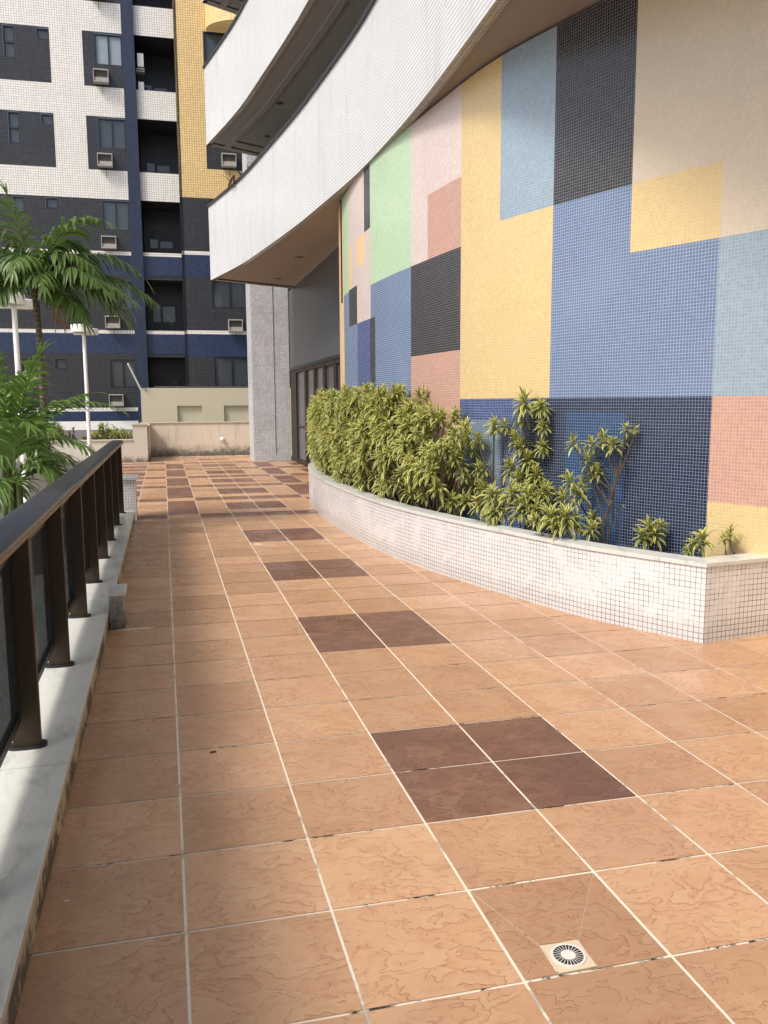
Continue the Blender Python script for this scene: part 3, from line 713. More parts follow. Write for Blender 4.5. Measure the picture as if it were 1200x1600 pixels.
def px_heads(lst):
    o = []
    for px, py, Y, r in lst:
        p = at(px, py, Y)
        while p.x > wall_x(Y)-r*.85: Y -= .03; p = at(px, py, Y)
        o.append((p, r))
    return o
dracaena(px_heads([(820, 632, 5.0, .15), (846, 638, 5.1, .11), (815, 655, 5.05, .12), (848, 668, 5.15, .09), (848, 700, 5.1, .09), (815, 700, 4.95, .13), (806, 688, 5.0, .12), (826, 720, 4.9, .12), (800, 735, 4.95, .14), (838, 745, 5.0, .12), (812, 752, 4.85, .14), (852, 770, 4.9, .11), (830, 760, 5.0, .11)]),
         (at(822, 815, 4.95).x, 4.95, .44), "tallest single dracaena, its heads against the dark blue mosaic near the hedge", None, seed=61, nb=2, nl=40)
dracaena(px_heads([(772, 668, 5.5, .13), (748, 690, 5.6, .12), (735, 705, 5.6, .12), (752, 735, 5.5, .13), (738, 760, 5.5, .12), (728, 785, 5.3, .12), (788, 668, 5.45, .10)]),
         (at(760, 800, 5.45).x, 5.45, .44), "dracaena in front of the pale blue mosaic square, between the hedge and the tallest plant", None, seed=62, nb=2, nl=34)
dracaena(px_heads([(770, 778, 4.65, .15), (800, 775, 4.5, .14), (782, 798, 4.6, .14), (752, 790, 4.8, .13), (755, 765, 4.8, .13), (825, 780, 4.4, .15), (812, 800, 4.4, .14), (845, 772, 4.35, .14), (838, 798, 4.3, .12), (768, 806, 4.6, .11)]),
         (at(800, 832, 4.5).x, 4.52, .44), "low spreading dracaena leaning over the marble cap below the tallest plant", None, seed=63, nb=3, nl=34)
dracaena(px_heads([(898, 694, 4.05, .11), (945, 688, 4.0, .12), (958, 698, 4.05, .11), (978, 672, 4.1, .075), (993, 672, 4.15, .05), (925, 696, 4.05, .11), (976, 690, 4.1, .06), (922, 722, 4.0, .12), (935, 738, 4.0, .10), (925, 745, 4.1, .10), (893, 755, 3.95, .13), (905, 775, 3.9, .13), (885, 782, 3.95, .13), (912, 762, 4.05, .10), (928, 810, 3.85, .09)]),
         (at(925, 835, 3.95).x, 3.98, .44), "leggy bare-stemmed dracaena with sparse heads in front of the bright blue mosaic patch", None, seed=64, nb=2, sr=.008, nl=22)
dracaena(px_heads([(862, 812, 3.85, .14), (885, 812, 3.75, .14), (898, 818, 3.8, .12), (922, 828, 3.7, .11), (872, 822, 3.8, .12), (838, 816, 3.95, .09)]),
         (at(885, 846, 3.85).x+.02, 3.85, .44), "low dracaena clump drooping on the cap at the foot of the leggy one", None, seed=65, nb=2, sr=.008, nl=28)
dracaena(px_heads([(1015, 830, 3.42, .125), (1022, 838, 3.38, .12), (1005, 842, 3.4, .11), (1030, 825, 3.45, .09)]),
         (at(1016, 880, 3.42).x, 3.42, .44), "small rosette dracaena on its own against the navy mosaic, third from the planter's near corner", None, seed=66, nb=1, sr=.008, nl=26)
dracaena(px_heads([(1098, 846, 2.98, .12), (1085, 852, 3.0, .08), (1075, 862, 3.02, .06)]),
         (at(1098, 895, 3.0).x, 3.0, .44), "small dracaena sprouting at the edge between navy and yellow mosaic", None, seed=67, nb=1, sr=.008, nl=24)
dracaena(px_heads([(1141, 836, 2.93, .09), (1132, 842, 2.93, .07)]),
         (at(1136, 890, 2.96).x, 2.95, .44), "smallest dracaena, in front of the yellow mosaic nearest the planter's corner", None, seed=68, nb=1, sr=.008, nl=18)
# bare sapling
o = empty("bare_sapling", (at(966, 855, 3.7).x, 3.7, .44)); tag(o, "thin bare sapling with two tiny shoots in front of the navy mosaic", "sapling")
s = MB(); B = Vector(o.location)
p0 = at(967, 865, 3.7)-B; p1 = at(968, 800, 3.7)-B; p2 = at(955, 786, 3.7)-B; p3 = at(974, 792, 3.72)-B
s.tube([Vector((0, 0, 0)), p0, p1], [.006, .005, .004], 6); s.tube([p1, p2], [.004, .003], 5); s.tube([p1, p3], [.004, .003], 5); s.build("stem", M['stem'], o)
b = MB()
for q in (p2, p3): rosette(b, q, (0, 0, 1), .03, 6, .5, rnd)
b.build("foliage", M['drac'], o)

# ------------------------------------------------------------------ back walls
o = empty("garden_wall", (-.45, 21.75, 0)); tag(o, "low grey-beige rendered garden wall left of the back wall, stepping up at its end", "wall")
b = MB(); b.box(-9, -.38, 0.0, .22, -3, .60); b.box(-.38, 0, 0, .24, -3, 1.02); b.build("wall_body", M['lowwall'], o)
b = MB(); b.box(-9, -.395, -.03, .25, .601, .63); b.box(-.42, .04, -.03, .27, 1.021, 1.055); b.build("wall_coping", M['cream'], o)
o = empty("back_wall", (1.2, 23.9, 0)); tag(o, "stained beige rendered wall closing the far end of the terrace", "wall")
b = MB(); b.box(-1.9, 2.2, 0, .25, -3, 1.01); b.box(-1.66, -1.60, -1.9, 0, -.1, 1.0); b.build("wall_body", M['backwall'], o)
b = MB(); b.box(-1.9, 2.2, -.03, .28, 1.011, 1.04); b.build("wall_coping", M['cream'], o)
o = empty("cream_wall", (1.2, 25.3, 0)); tag(o, "cream painted wall with two shallow rectangular recesses, above and behind the stained wall", "wall")
b = MB()
zt = 2.09
def uq(px): return at(px, 640, 25.3).x-1.2
u0 = uq(221); r1, r2, r3, r4 = uq(277), uq(316), uq(350), uq(388)
zr = at(300, 634, 25.3).z
b.box(u0, r1, 0, .3, -3, zt); b.box(r2, r3, 0, .3, -3, zt); b.box(r4, 4, 0, .3, -3, zt); b.box(r1, r2, 0, .3, zr, zt); b.box(r3, r4, 0, .3, zr, zt)
b.box(r1, r2, .09, .29, -3, zr); b.box(r3, r4, .09, .29, -3, zr)
b.build("wall_body", M['cream'], o)
b = MB(); b.tube([(u0+.42, .1, zt+.03), (1.0, .12, zt+.035), (2.2, .1, zt+.03), (4, .12, zt+.03)], [.022]*4, 8); b.build("pipe", M['acgrill'], o)
# electric fence pole
p0 = at(222, 610, 25.35); p1 = at(200, 568, 25.0)
o = empty("electric_fence_pole", p0); tag(o, "slanting white electric fence pole with wire insulators on the corner of the cream wall", "fence pole")
b = MB(); b.tube([Vector((0, 0, -.05)), p1-p0], [.028, .026], 10); b.build("pole", M['wpaint'], o)
for k in range(1, 7):
    b = MB(); q = (p1-p0)*(k/7+.03); pts = [q+Vector((.02+.16*math.sin(a*.5), .0, .14*math.cos(a*.8)-.05)) for a in [i*.7 for i in range(7)]]
    b.tube(pts, [.006]*7, 5); b.build("wire_coil", M['frame'], o)
# wall lamp
q = at(347, 686, 23.87)
o = empty("wall_lamp", (q.x, 23.89, q.z)); tag(o, "small round white lamp fixed on the stained beige back wall", "lamp")
b = MB(); b.cyl((0, 0, 0), (0, -.04, 0), .05, n=16); b.build("lamp_base", M['wpaint'], o)
def sphere(b, c, r, n=12, m=0):
    c = Vector(c)
    P = lambda i, j: c+Vector((math.sin(math.pi*i/n)*math.cos(2*math.pi*j/n), math.sin(math.pi*i/n)*math.sin(2*math.pi*j/n), math.cos(math.pi*i/n)))*r
    for i in range(n):
        for j in range(n): b.face([P(i, j), P(i+1, j), P(i+1, j+1), P(i, j+1)], None, m)
b = MB(); sphere(b, (0, -.09, 0), .065); b.build("lamp_globe", M['wpaint'], o, smooth=True, merge=True)

# lamp posts
def lamp_post(px, pyt, pyb, Y, scale, lab, lean=0.0):
    top = at(px, pyt, Y); o = empty("lamp_post", (top.x, top.y, -3)); tag(o, lab, "lamp post", "white lamp posts in the garden")
    h = top.z+3; r = .055*scale
    b = MB(); b.cyl((lean, 0, 0), (0, 0, h), r*1.05, r*.85, 16); b.build("pole", M['wpaint'], o, smooth=True)
    for k, (dx, dy, dz, rr, th) in enumerate([(-.04, -.20, .02, .265, .20), (.14, .22, .0, .22, .16)]):
        b = MB(); rr *= scale; th *= scale
        prof = [(rr*.93, 0), (rr, .012), (rr, th*.9), (rr*.96, th), (0, th+.01)]
        n = 32
        for i in range(len(prof)-1):
            for j in range(n):
                a0, a1 = 2*math.pi*j/n, 2*math.pi*(j+1)/n
                b.face([(prof[i][0]*math.cos(a0), prof[i][0]*math.sin(a0), prof[i][1]), (prof[i][0]*math.cos(a1), prof[i][0]*math.sin(a1), prof[i][1]), (prof[i+1][0]*math.cos(a1), prof[i+1][0]*math.sin(a1), prof[i+1][1]), (prof[i+1][0]*math.cos(a0), prof[i+1][0]*math.sin(a0), prof[i+1][1])])
        b.v = [(x+dx*scale, y+dy*scale, z+h+dz) for x, y, z in b.v]
        b.build("lamp_head", M['wpaint'], o)
    b = MB(); b.box(-.25*scale, .25*scale, -.03, .03, h-.02, h+.019); b.build("crossarm", M['wpaint'], o)
    return o
lp = lamp_post(131, 522, 700, 18.5, .86, "white lamp post with two flat drum heads, seen above the end of the railing", lean=0)
lamp_post(22, 480, 575, 12.5, .86, "white lamp post half hidden behind the palm crown at the left edge")
q = at(137, 699, 18.3); o = empty("globe_lamp", (q.x, q.y, q.z)); tag(o, "small white globe lamp low beside the lamp post, in front of the garden wall", "lamp")
b = MB(); sphere(b, (0, 0, 0), .055); b.build("lamp_globe", M['wpaint'], o, smooth=True, merge=True)
b = MB(); b.cyl((0, 0, -.05), (0, 0, -3-q.z), .015, n=8); b.build("stalk", M['wpaint'], o)

# ------------------------------------------------------------------ neighbouring apartment tower
AZ = R(1.4); YF = 31.0
tw = empty("apartment_tower", (0, YF, 0), -AZ); tag(tw, "tall apartment tower tiled in white, yellow, black and dark blue, standing behind the terrace", "building")
FM = ['fwhite', 'fyellow', 'fblue', 'fblack', 'fcol', 'wpaint', 'grey', 'dark']
def gridwall(name, us, zs_, fn, v, parent=tw, mats=FM):
    b = MB()
    us = sorted(set(us)); zs_ = sorted(set(zs_))
    for i in range(len(us)-1):
        for j in range(len(zs_)-1):
            c_ = fn((us[i]+us[i+1])/2, (zs_[j]+zs_[j+1])/2)
            if c_ is None: continue
            b.face([(us[i], v, zs_[j]), (us[i+1], v, zs_[j]), (us[i+1], v, zs_[j+1]), (us[i], v, zs_[j+1])], [(us[i], zs_[j]), (us[i+1], zs_[j]), (us[i+1], zs_[j+1]), (us[i], zs_[j+1])], mats.index(c_))
    return b.build(name, [M[k] for k in mats], parent)
holes = []
FLOORS = [18.62, 15.76, 12.90, 10.04, 7.18, 4.33, 1.46]     # bottoms of the dark patches
def a_windows():
    W = []
    for k, zb in enumerate(FLOORS):
        W.append((-1.87, -.93, zb+.74, zb+1.80, 2, zb))
        W.append((-3.80, -3.38, zb+(1.42 if k != 6 else 1.42), zb+1.80, 1, zb))
        if k < 4: W.append((-4.90, -4.52, zb+.72, zb+1.80, 3, zb)); W.append((-8.3, -7.5, zb+.74, zb+1.80, 2, zb))
        elif k == 6: W.append((-4.95, -4.52, zb-.1+.3, zb+1.80, 3, zb))
        else: W.append((-4.90, -4.52, zb+.72, zb+1.80, 3, zb))
    return W
WIN = a_windows()
def a_col(u, z):
    for w_ in WIN:
        if w_[0] < u < w_[1] and w_[2] < z < w_[3]: return None
    if z > 9.03:
        for zb in FLOORS[:4]:
            if zb < z < zb+1.85 and (u > -2.28 or u < -3.375): return 'fblack'
        return 'fwhite'
    for zb in (7.18, 4.33, 1.46):
        if zb < z < zb+1.86+(.15 if zb != 7.18 else 0): return 'fblack'
        if zb-.13 < z < zb: return 'fwhite'
    if z < .64: return 'grey'
    if z < .96: return 'wpaint'
    return 'fblue'
us = [-14, -3.375, -2.28, -.92]+[w_[i] for w_ in WIN for i in (0, 1)]
zz = [-3, .64, .96, 9.03, 22]+[w_[i] for w_ in WIN for i in (2, 3)]
for zb in FLOORS: zz += [zb, zb+1.85, zb+1.86, zb+2.01, zb-.13]
gridwall("wall", us, zz, a_col, 0.0)
# blue pilaster
b = MB(); b.box(-.92, -.50, -.14, .1, -3, 22); b.build("pilaster", M['fcol'], tw)
# balcony bay: parapet bands and recess
b_bands = []
def bay_col(u, z):
    for k, zb in enumerate(FLOORS):
        top = zb+1.86
        if k >= 4: top = zb+2.01 if k > 4 else zb+1.84
        if k == 4: top = 9.03
        if zb < z < top: return None
    if z > 9.0: return 'fwhite'
    for zb in (7.18, 4.33, 1.46):
        if zb-.13 < z < zb: return 'fwhite'
    return 'fblue'
zz2 = [-3, 9.0, 9.03, 22]
for zb in FLOORS: zz2 += [zb, zb+1.84, zb+1.86, zb+2.01, zb-.13]
zz2 = sorted(set(zz2)); run = []
for za, zb_ in zip(zz2, zz2[1:]):
    if bay_col(.2, (za+zb_)/2) is None:
        if run: gridwall("balcony_parapet", [-.50, .90], run, bay_col, 0.0)
        run = []
    else: run = (run or [za])+[zb_]
if run: gridwall("balcony_parapet", [-.50, .90], run, bay_col, 0.0)
b = MB(); b.box(-.50, .90, .12, .14, -3, -2.9)
for zb in FLOORS:
    b.box(-.5, .9, .02, 1.9, zb-.98, zb-.75)        # floor slab of each balcony
b.box(-.62, -.5, .02, 1.9, -3, 22); b.box(.9, 1.0, -1, 1.9, -3, 22); b.box(-.62, 1.0, 1.9, 2.0, -3, 22)
b.build("balcony_recess", M['fblack'], tw)
for k, zb in enumerate(FLOORS):
    b = MB(); z0 = zb-.2; b.box(-.3, .02, 1.86, 1.89, z0, zb+1.2); b.box(.06, .62, 1.86, 1.89, z0, zb+1.2); fr = b.build("balcony_door", M['frame'], tw)
    b = MB(); b.box(-.28, .0, 1.845, 1.858, zb+.5, zb+.82 if k not in (5, 6) else zb+1.15); b.box(.1, .56, 1.845, 1.858, zb+.5, zb+1.1 if k in (5, 6) else zb+.75)
    b.build("balcony_pane", M['glass'] if k != 5 else M['curtain'], fr)
# condensers on the third visible balcony
for (u0_, u1_, z0_, z1_, lab) in [(-.42, -.20, 13.72, 14.18, "tall white box hung on the balcony wall between yellow and blue piers, upper one"), (-.42, -.22, 12.9, 13.20, "white box standing on the balcony parapet below the hung one")]:
    o = empty("balcony_cabinet", (0, YF, 0), -AZ); tag(o, lab, "cabinet")
    b = MB(); b.box(u0_, u1_, .05, .3, z0_, z1_); b.build("cabinet_body", M['wpaint'], o, bevel=.01)
    b = MB(); b.box(u0_-.05, u1_+.02, .04, .3, z0_-.1, z0_-.06); b.box(u0_-.05, u1_+.02, .04, .3, z0_-.17, z0_-.14); b.build("bracket", M['ac'], o)
# right section, one metre forward
VR = -1.0
RW = [(1.95, 3.22, zb+.74, zb+1.80, 4, zb) for zb in FLOORS[:4]] + [(1.95, 3.22, 7.94, 9.0, 4, 7.18), (1.95, 3.22, 5.10, 6.15, 4, 4.33), (1.95, 3.22, 2.22, 3.33, 4, 1.46)]
def r_col(u, z):
    for w_ in RW:
        if w_[0] < u < w_[1] and w_[2] < z < w_[3]: return None
    if z > 9.0:
        for zb in FLOORS[:4]:
            if zb-.02 < z < zb+1.80 and 1.90 < u < 3.24: return 'fblack'
        return 'fyellow' if u < 3.3 else 'fwhite'
    for zb in (7.12, 4.28, 1.40):
        if zb < z < zb+1.90: return 'fblack'
        if zb-.13 < z < zb: return 'fwhite'
    return 'fblue'
zz3 = [-3, 9.0, 22]
for zb in FLOORS: zz3 += [zb-.02, zb+1.80]
for zb in (7.12, 4.28, 1.40): zz3 += [zb, zb+1.90, zb-.13]
zz3 += [w_[i] for w_ in RW for i in (2, 3)]
gridwall("side_wing_wall", [.89, 1.90, 1.95, 3.22, 3.24, 3.3, 6], zz3, r_col, VR)
b = MB(); b.box(.888, .90, VR, 0.02, -3, 22); b.box(.9, 6, VR+.6, 2, -3, 22.2); b.build("side_wing_return", M['fblack'], tw)
# rounded yellow balcony high up
b = MB(); pth = []
for k in range(15):
    a = math.pi*(k/14)*.5; pth.append((2.0+1.7*(1-math.cos(a)), VR-.02-1.15*math.sin(a)))
b.sweep(pth, [(0, 14.75), (0, 15.9)]); b.face([(2.0, VR, 14.75)]+[(x, y, 14.75) for x, y in pth]+[(3.7, VR, 14.75)], None); bulge = b.build("round_balcony", M['fyellow'], tw)

def window(u0, u1, z0, z1, kind, v, par):
    b = MB(); f = .045; d = .10; va = v+.02
    b.box(u0, u0+f, va, va+d, z0, z1); b.box(u1-f, u1, va, va+d, z0, z1); b.box(u0+f, u1-f, va, va+d, z0, z0+f); b.box(u0+f, u1-f, va, va+d, z1-f, z1)
    if kind in (2, 4): m_ = (u0+u1)/2; b.box(m_-.022, m_+.022, va+.01, va+d, z0+f, z1-f)
    if kind == 3: m_ = (z0+z1)/2; b.box(u0+f, u1-f, va+.01, va+d, m_-.03, m_+.03)
    fr = b.build("window", M['frame'], par)
    b = MB(); cur = (kind == 2 and z0 > 13 and z0 < 14.5)
    b.face([(u0+f, va+.06, z0+f), (u1-f, va+.06, z0+f), (u1-f, va+.06, z1-f), (u0+f, va+.06, z1-f)]); b.build("pane", M['curtain'] if cur else (M['curtain2'] if (int(z0*7+u0*5) % 4 == 0 and kind == 2) else M['glass']), fr)
    return fr
for w_ in WIN: window(*w_[:5], 0.0, tw)
for w_ in RW: window(*w_[:5], VR, tw)

# air conditioners with flared casings
def make_ac():
    o = empty("air_conditioner", (0, 0, 0), -AZ)
    b = MB(); b.box(-.26, .26, -.28, .05, .40, .44); b.box(-.26, .26, -.28, .05, 0.0, .04); b.box(-.26, -.235, -.279, .05, .041, .399); b.box(.235, .26, -.279, .05, .041, .399); b.build("casing", M['ac'], o)
    b = MB(); b.box(-.23, .23, -.20, .04, .17, .39); b.build("condenser", M['acgrill'], o)
    b = MB(); b.box(-.23, .23, -.24, -.20, .045, .165); b.build("front_tray", M['ac'], o)
    b = MB(); b.cyl((.02, -.05, 0), (.02, -.04, -.32), .008, n=6); b.build("drain_pipe", M['acgrill'], o)
    return o
proto = make_ac(); first = True
def place_ac(u, v, z, lab):
    global first
    o = proto if first else copy_tree(proto); first = False
    ca, sa = math.cos(-AZ), math.sin(-AZ)
    o.location = (u*ca-v*sa, YF+u*sa+v*ca, z); tag(o, lab, "air conditioner", "window air conditioners on the apartment tower")
names = ["air conditioner at the very top of the tower, above the white tiled band", "highest fully seen air conditioner left of the blue pilaster, under the window with pale curtains",
         "second air conditioner down the tower, in a dark square among white tiles", "air conditioner half hidden by the palm's upper frond, in the topmost black row",
         "air conditioner behind the tip of the drooping palm frond", "lowest air conditioner of the tower, above the shrubs by the garden wall"]
for k, zb in enumerate(FLOORS[1:]): place_ac(-1.68, 0.0, zb+.06+(.02 if k < 3 else 0), names[k])
place_ac(2.68, VR, 10.10, "air conditioner in the dark square beside the yellow tiles, just under the upper white balcony")
place_ac(2.75, VR, 4.24, "air conditioner above the white line beside the tiled pier, staining the blue tiles")

# ------------------------------------------------------------------ palms
def frond(b, rb, base, direc, L, droop, ll, n, tone, rg, m=0, w=.03, spread=.9, hang=.55, side_up=.25, r0=.012):
    p = Vector(base); d = Vector(direc).normalized(); pts = [p.copy()]; seg = n
    for k in range(seg):
        t = k/seg; side = d.cross(Vector((0, 0, 1)))
        if side.length < .05: side = Vector((1, 0, 0))
        side.normalize(); upv = side.cross(d).normalized()
        if k > seg*.12:
            env = math.sin(math.pi*min(1, (t*.86+.16)))**.6
            for s_ in (-1, 1):
                lv = side*s_*spread+d*(.55+.5*t)+upv*side_up*(1-t)+Vector((rg.gauss(0, .12), rg.gauss(0, .12), rg.gauss(0, .10)))
                leaf(b, p+Vector((0, 0, .002)), lv, upv, ll*env*rg.uniform(.82, 1.1), w*rg.uniform(.8, 1.15), hang*rg.uniform(1.2, 2.4), min(1, max(0, tone+rg.gauss(0, .13))), m, 4, .12, (.5, 1, 1, .75, .05))
        p = p+d*(L/seg); d = (d+Vector((0, 0, -droop/seg*(.4+1.4*t)))).normalized(); pts.append(p.copy())
    rb.tube(pts[::2] if len(pts) % 2 else pts[::2]+[pts[-1]], [r0*(1-.75*i/len(pts[::2])) for i in range(len(pts[::2])+1)], 5)
    for s_ in (-.4, 0, .4): leaf(b, p, d+side*s_, upv, ll*.6, w, hang, tone, m, 3, .1, (.6, 1, .7, .05))

# palm one: thin ringed trunk, crown at the left edge
T0 = at(66, 600, 9.0); CR = at(52, 432, 9.0)
o = empty("palm_tree", (T0.x-.02, 9.0, -3)); tag(o, "slender palm with thin ringed trunk and drooping crown, before the lamp post at the left", "palm tree")
B = Vector(o.location); rg = random.Random(5)
q = at(77, 735, 9.0)-B; q2 = at(70, 670, 9.0)-B; q3 = at(66, 600, 9.0)-B; q4 = at(61, 520, 9.0)-B; q5 = CR-B
tb = MB(); tb.tube([Vector((.12, 0, 0)), q, q2, q3, q4, q5], [.06, .042, .039, .037, .035, .042], 12); tb.build("trunk", M['trunk'], o, smooth=True)
fb = MB(); rb = MB(); c0 = CR-B
FR = [  # direction in (right, depth, up), length, droop, leaflet, tone
    ((-.22, .05, 1.0), 1.05, .45, .5, .75), ((-.75, .1, .75), 1.2, .9, .55, .6), ((.50, -.15, .85), 1.35, 1.5, .55, .60), ((.80, .1, .55), 1.5, 1.5, .55, .5),
    ((.75, -.4, .22), 1.35, 1.1, .52, .42), ((1.0, .15, .22), 1.75, 1.15, .55, .42), ((.45, .8, .5), 1.2, 1.4, .5, .35), ((-.6, .6, .5), 1.2, 1.3, .5, .3), ((-.9, -.3, .35), 1.2, 1.3, .5, .35),
    ((.1, -.8, .5), 1.0, 1.6, .48, .45), ((.65, .5, -.02), 1.3, .9, .5, .30), ((-.7, 0, -.05), 1.1, 1.0, .5, .28), ((.1, .7, .1), 1.1, 1.2, .5, .25),
    ((.3, -.5, .15), 1.0, 1.2, .48, .35), ((.9, -.1, -.05), 1.35, .8, .5, .33), ((.5, -.3, -.15), 1.1, .8, .5, .28), ((-.3, -.5, .2), 1.0, 1.2, .5, .3), ((.35, .2, .8), 1.0, 2.1, .5, .5), ((1.0, -.3, .05), 1.5, .7, .5, .32), ((-.15, -.6, -.1), .9, .9, .5, .3), ((-.9, .2, .1), 1.2, 1.0, .5, .3), ((.6, -.2, .45), 1.2, 1.9, .55, .5), ((-.4, -.2, 1.0), 1.1, 1.5, .5, .55), ((.85, .35, .30), 1.3, 1.5, .5, .35)]
for dv, L, dp, ll, tn in FR:
    dr_ = rt0*dv[0]+Vector((fw.x, fw.y, 0)).normalized()*dv[1]+Vector((0, 0, dv[2]))
    frond(fb, rb, c0+Vector((rg.gauss(0, .02), rg.gauss(0, .02), rg.gauss(0, .03))), dr_, L*.92, dp, ll*.88, 32, tn, rg, w=.037, hang=.95)
fb.build("crown", M['palm'], o); rb.build("frond_ribs", M['rachis'], o)
b = MB()
for (sx, sy, n_) in [(12, 425, 14), (95, 480, 22)]:
    s0 = c0+Vector((0, 0, -.02)); e0_ = at(sx, sy, 8.95)-B
    b.tube([s0, s0.lerp(e0_, .5)+Vector((0, 0, .05)), e0_], [.014, .011, .008], 6)
    for k in range(n_):
        a = e0_+Vector((rg.gauss(0, .09), rg.gauss(0, .06), rg.gauss(0, .04))); b.tube([e0_, a, a+Vector((rg.gauss(0, .03), rg.gauss(0, .03), -rg.uniform(.08, .28)))], [.006, .005, .004], 4)
b.build("flower_stalk", M['orange_fruit'], o)

# palm two: fuller light green clump lower left
def palm_clump(px, py, Y, lab, FR, seed, mat, scale=1.0, w=.035, n=26, stems=True):
    c = at(px, py, Y); o = empty("areca_palm", (c.x, c.y, -3)); tag(o, lab, "palm tree")
    B = Vector(o.location); rg = random.Random(seed); fb = MB(); rb = MB()
    tb = MB()
    for k in range(5):
        a = Vector((rg.uniform(-.15, .15), rg.uniform(-.15, .15), 0)); tb.tube([a, a*.8+Vector((0, 0, (c.z+3)*.6)), Vector((a.x*.4, a.y*.4, c.z+3))], [.035, .03, .025], 8)
    tb.build("trunk", M['rachis'], o, smooth=True)
    for dv, L, dp, ll, tn in FR:
        dr_ = rt0*dv[0]+Vector((fw.x, fw.y, 0)).normalized()*dv[1]+Vector((0, 0, dv[2]))
        frond(fb, rb, c-B+Vector((rg.gauss(0, .06), rg.gauss(0, .06), rg.gauss(0, .05))), dr_, L*scale, dp, ll*scale, n, tn, rg, w=w, hang=.6, side_up=.35)
    fb.build("crown", mat, o); rb.build("frond_ribs", M['rachis'], o); return o
palm_clump(10, 700, 8.2, "bushy light green palm in the lower left, below the slender palm's crown", [
    ((-.1, 0, 1), 1.1, .5, .42, .7), ((.25, -.1, 1), 1.1, .9, .42, .65), ((.7, .2, .8), 1.1, .75, .40, .55), ((.95, .1, .95), 1.25, 1.25, .36, .5), ((.35, .5, .8), 1.0, 1.0, .4, .5),
    ((.5, -.2, .2), .85, 1.6, .45, .45), ((.25, -.5, .4), .8, 1.7, .5, .5), ((-.6, .2, .8), 1.1, 1.0, .42, .5), ((-.6, -.3, .4), .9, 1.4, .45, .5), ((.6, .5, .2), .8, 1.5, .4, .3), ((0, .7, .2), .8, 1.2, .4, .25), ((-.2, -.3, .1), .8, 1.4, .45, .35), ((.15, .3, .95), 1.0, .6, .42, .6), ((-.4, -.2, .95), 1.1, .8, .42, .6), ((.45, -.35, .6), .9, 1.4, .42, .6), ((.1, -.6, .15), .8, 1.2, .45, .45), ((.75, 0, .45), 1.0, 1.5, .4, .5)], 11, M['palm2'])
palm_clump(25, 755, 6.8, "drooping palm frond cluster just outside the railing, lowest at the left edge", [
    ((.35, .1, .55), .75, 2.2, .40, .7), ((.55, -.1, .25), .6, 2.2, .40, .6), ((.1, -.1, .6), .7, 2.4, .42, .65), ((-.5, 0, .6), .8, 1.8, .42, .55), ((.3, .4, .3), .6, 2.0, .4, .35), ((0, -.4, .2), .6, 2.0, .4, .5), ((-.2, .4, .2), .7, 1.9, .4, .3)], 13, M['palm'])

# shrubs behind the garden wall
def bush(px, py, Y, r, h, n, mat, lab, seed, ll=.13, grp=None, up_=.5, w=.035):
    c = at(px, py, Y); o = empty("garden_shrub", (c.x, c.y, c.z-h)); tag(o, lab, "shrub", grp); rg = random.Random(seed); b = MB(); s = MB()
    for k in range(n):
        a = rg.uniform(0, 2*math.pi); rr = r*math.sqrt(rg.random()); z = h*rg.uniform(.25, 1.0)*(1-.35*(rr/r)**2); p = Vector((rr*math.cos(a), rr*math.sin(a)*.7, z))
        s.tube([Vector((p.x*.2, p.y*.2, 0)), p], [.012, .006], 5)
        for _ in range(11):
            d = Vector((rg.gauss(0, 1), rg.gauss(0, 1), rg.gauss(up_, .7))); leaf(b, p, d, Vector((0, 0, 1)), ll*rg.uniform(.7, 1.2), w, .5, min(1, max(0, rg.gauss(.55, .2))), 0, 3, .15, (.4, 1, .8, .05))
    b.build("foliage", mat, o); s.build("stem", M['stem'], o); return o
G2 = "shrubs behind the low garden wall"
bush(166, 658, 23.0, .34, .75, 30, M['croton'], "upright yellow-green shrub behind the garden wall, right of the lamp post", 21, .17, G2)
bush(192, 672, 22.6, .36, .30, 22, M['croton'], "low yellow-green shrub beside the step of the garden wall", 22, .15, G2)
bush(150, 676, 22.7, .22, .22, 12, M['croton'], "small yellow-green shrub close right of the lamp post", 25, .13, G2)
bush(132, 682, 22.7, .10, .15, 6, M['croton'], "tiny yellow-green sprout just left of the lamp post", 26, .12, G2)
bush(80, 660, 22.5, .34, .62, 30, M['croton'], "yellow-green shrub beside the palm trunk behind the garden wall", 23, .17, G2)
bush(96, 676, 22.4, .22, .28, 14, M['croton'], "low yellow shrub between the palm trunk and the dark red plant", 27, .14, G2)
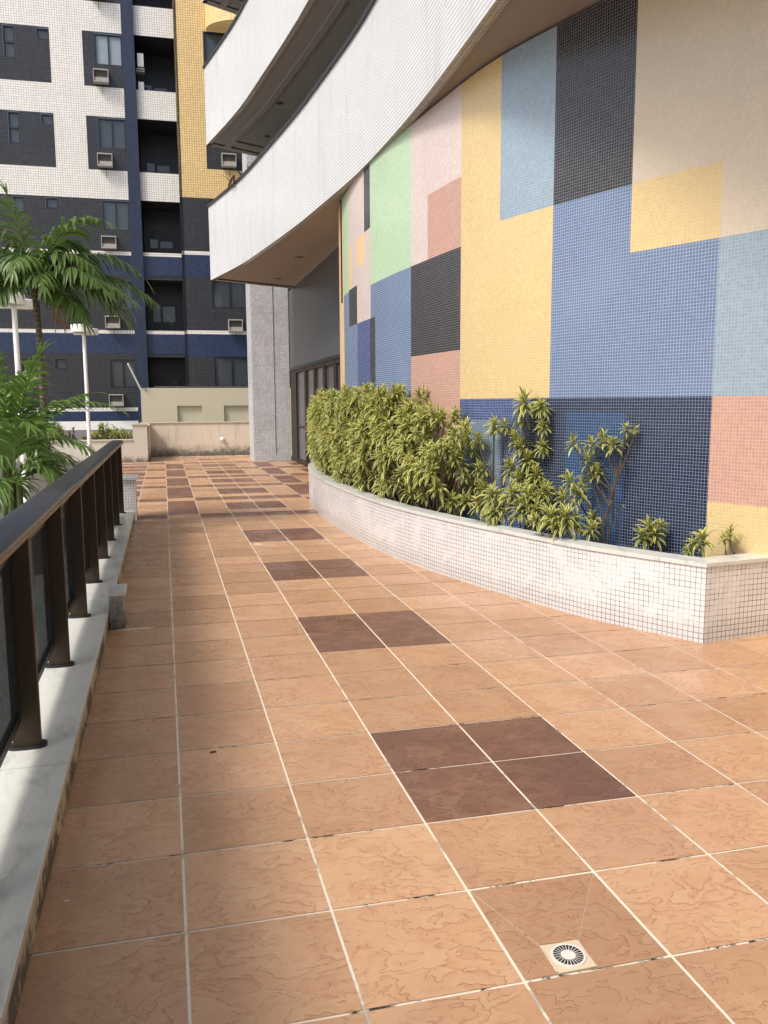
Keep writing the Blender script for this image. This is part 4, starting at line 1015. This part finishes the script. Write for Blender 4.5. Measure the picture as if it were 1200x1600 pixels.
bush(108, 666, 22.6, .16, .50, 9, M['redleaf'], "dark reddish nearly leafless shrub behind the garden wall", 24, .13, G2, 1.8, .02)

# ------------------------------------------------------------------ small things
v = ray(374, 285); p = CAM+v*((6.38-CAM.z)/v.z)
o = empty("balcony_plant", (p.x+.12, p.y, 6.0)); tag(o, "small reddish potted plant poking over the rail of the lowest white balcony", "plant"); b = MB(); rg = random.Random(3)
for k in range(16):
    a = rg.uniform(0, 6.28); leaf(b, (rg.gauss(0, .25), rg.gauss(0, .35), .25), (math.cos(a)*.6, math.sin(a)*.6, 1), Vector((0, 0, 1)), rg.uniform(.35, .55), .07, .9, .5, 0, 4, .15)
b.build("foliage", M['redleaf'], o); b = MB(); b.cyl((0, 0, 0), (0, 0, .25), .13, .16, 16); b.build("pot", M['concrete'], o)
def blob(name, px, py, lx, ly, mat, lab, cat, seed, h=.003):
    v = ray(px, py); p = CAM+v*(-CAM.z/v.z); o = MB(); rg = random.Random(seed); n = 22
    ring = [(math.cos(2*math.pi*k/n)*lx*rg.uniform(.6, 1.1), math.sin(2*math.pi*k/n)*ly*rg.uniform(.5, 1.2)) for k in range(n)]
    for k in range(n):
        a, c_ = ring[k], ring[(k+1) % n]
        o.face([(0, 0, h), (a[0]*.8, a[1]*.8, h), (c_[0]*.8, c_[1]*.8, h)]); o.face([(a[0]*.8, a[1]*.8, h), (a[0], a[1], 0), (c_[0], c_[1], 0), (c_[0]*.8, c_[1]*.8, h)])
    q = o.build(name, mat); q.location = (p.x, p.y, .0042); tag(q, lab, cat)
blob("mortar_smear", 403, 851, .055, .10, M['drain_plate'], "pale mortar smear on the paving just left of a brown tile pair", "mortar smear", 1)
blob("mortar_smear", 205, 984, .16, .018, M['drain_plate'], "thin whitish mortar smear on the paving beside the small capped block", "mortar smear", 2)
blob("dry_leaf", 333, 1177, .018, .006, M['stem'], "tiny dark dry leaf lying on the paving left of the big brown square", "leaf", 3, .006)
blob("paint_fleck", 105, 1410, .012, .007, M['drain_plate'], "tiny pale fleck on the paving near the marble ledge, low left", "fleck", 4)
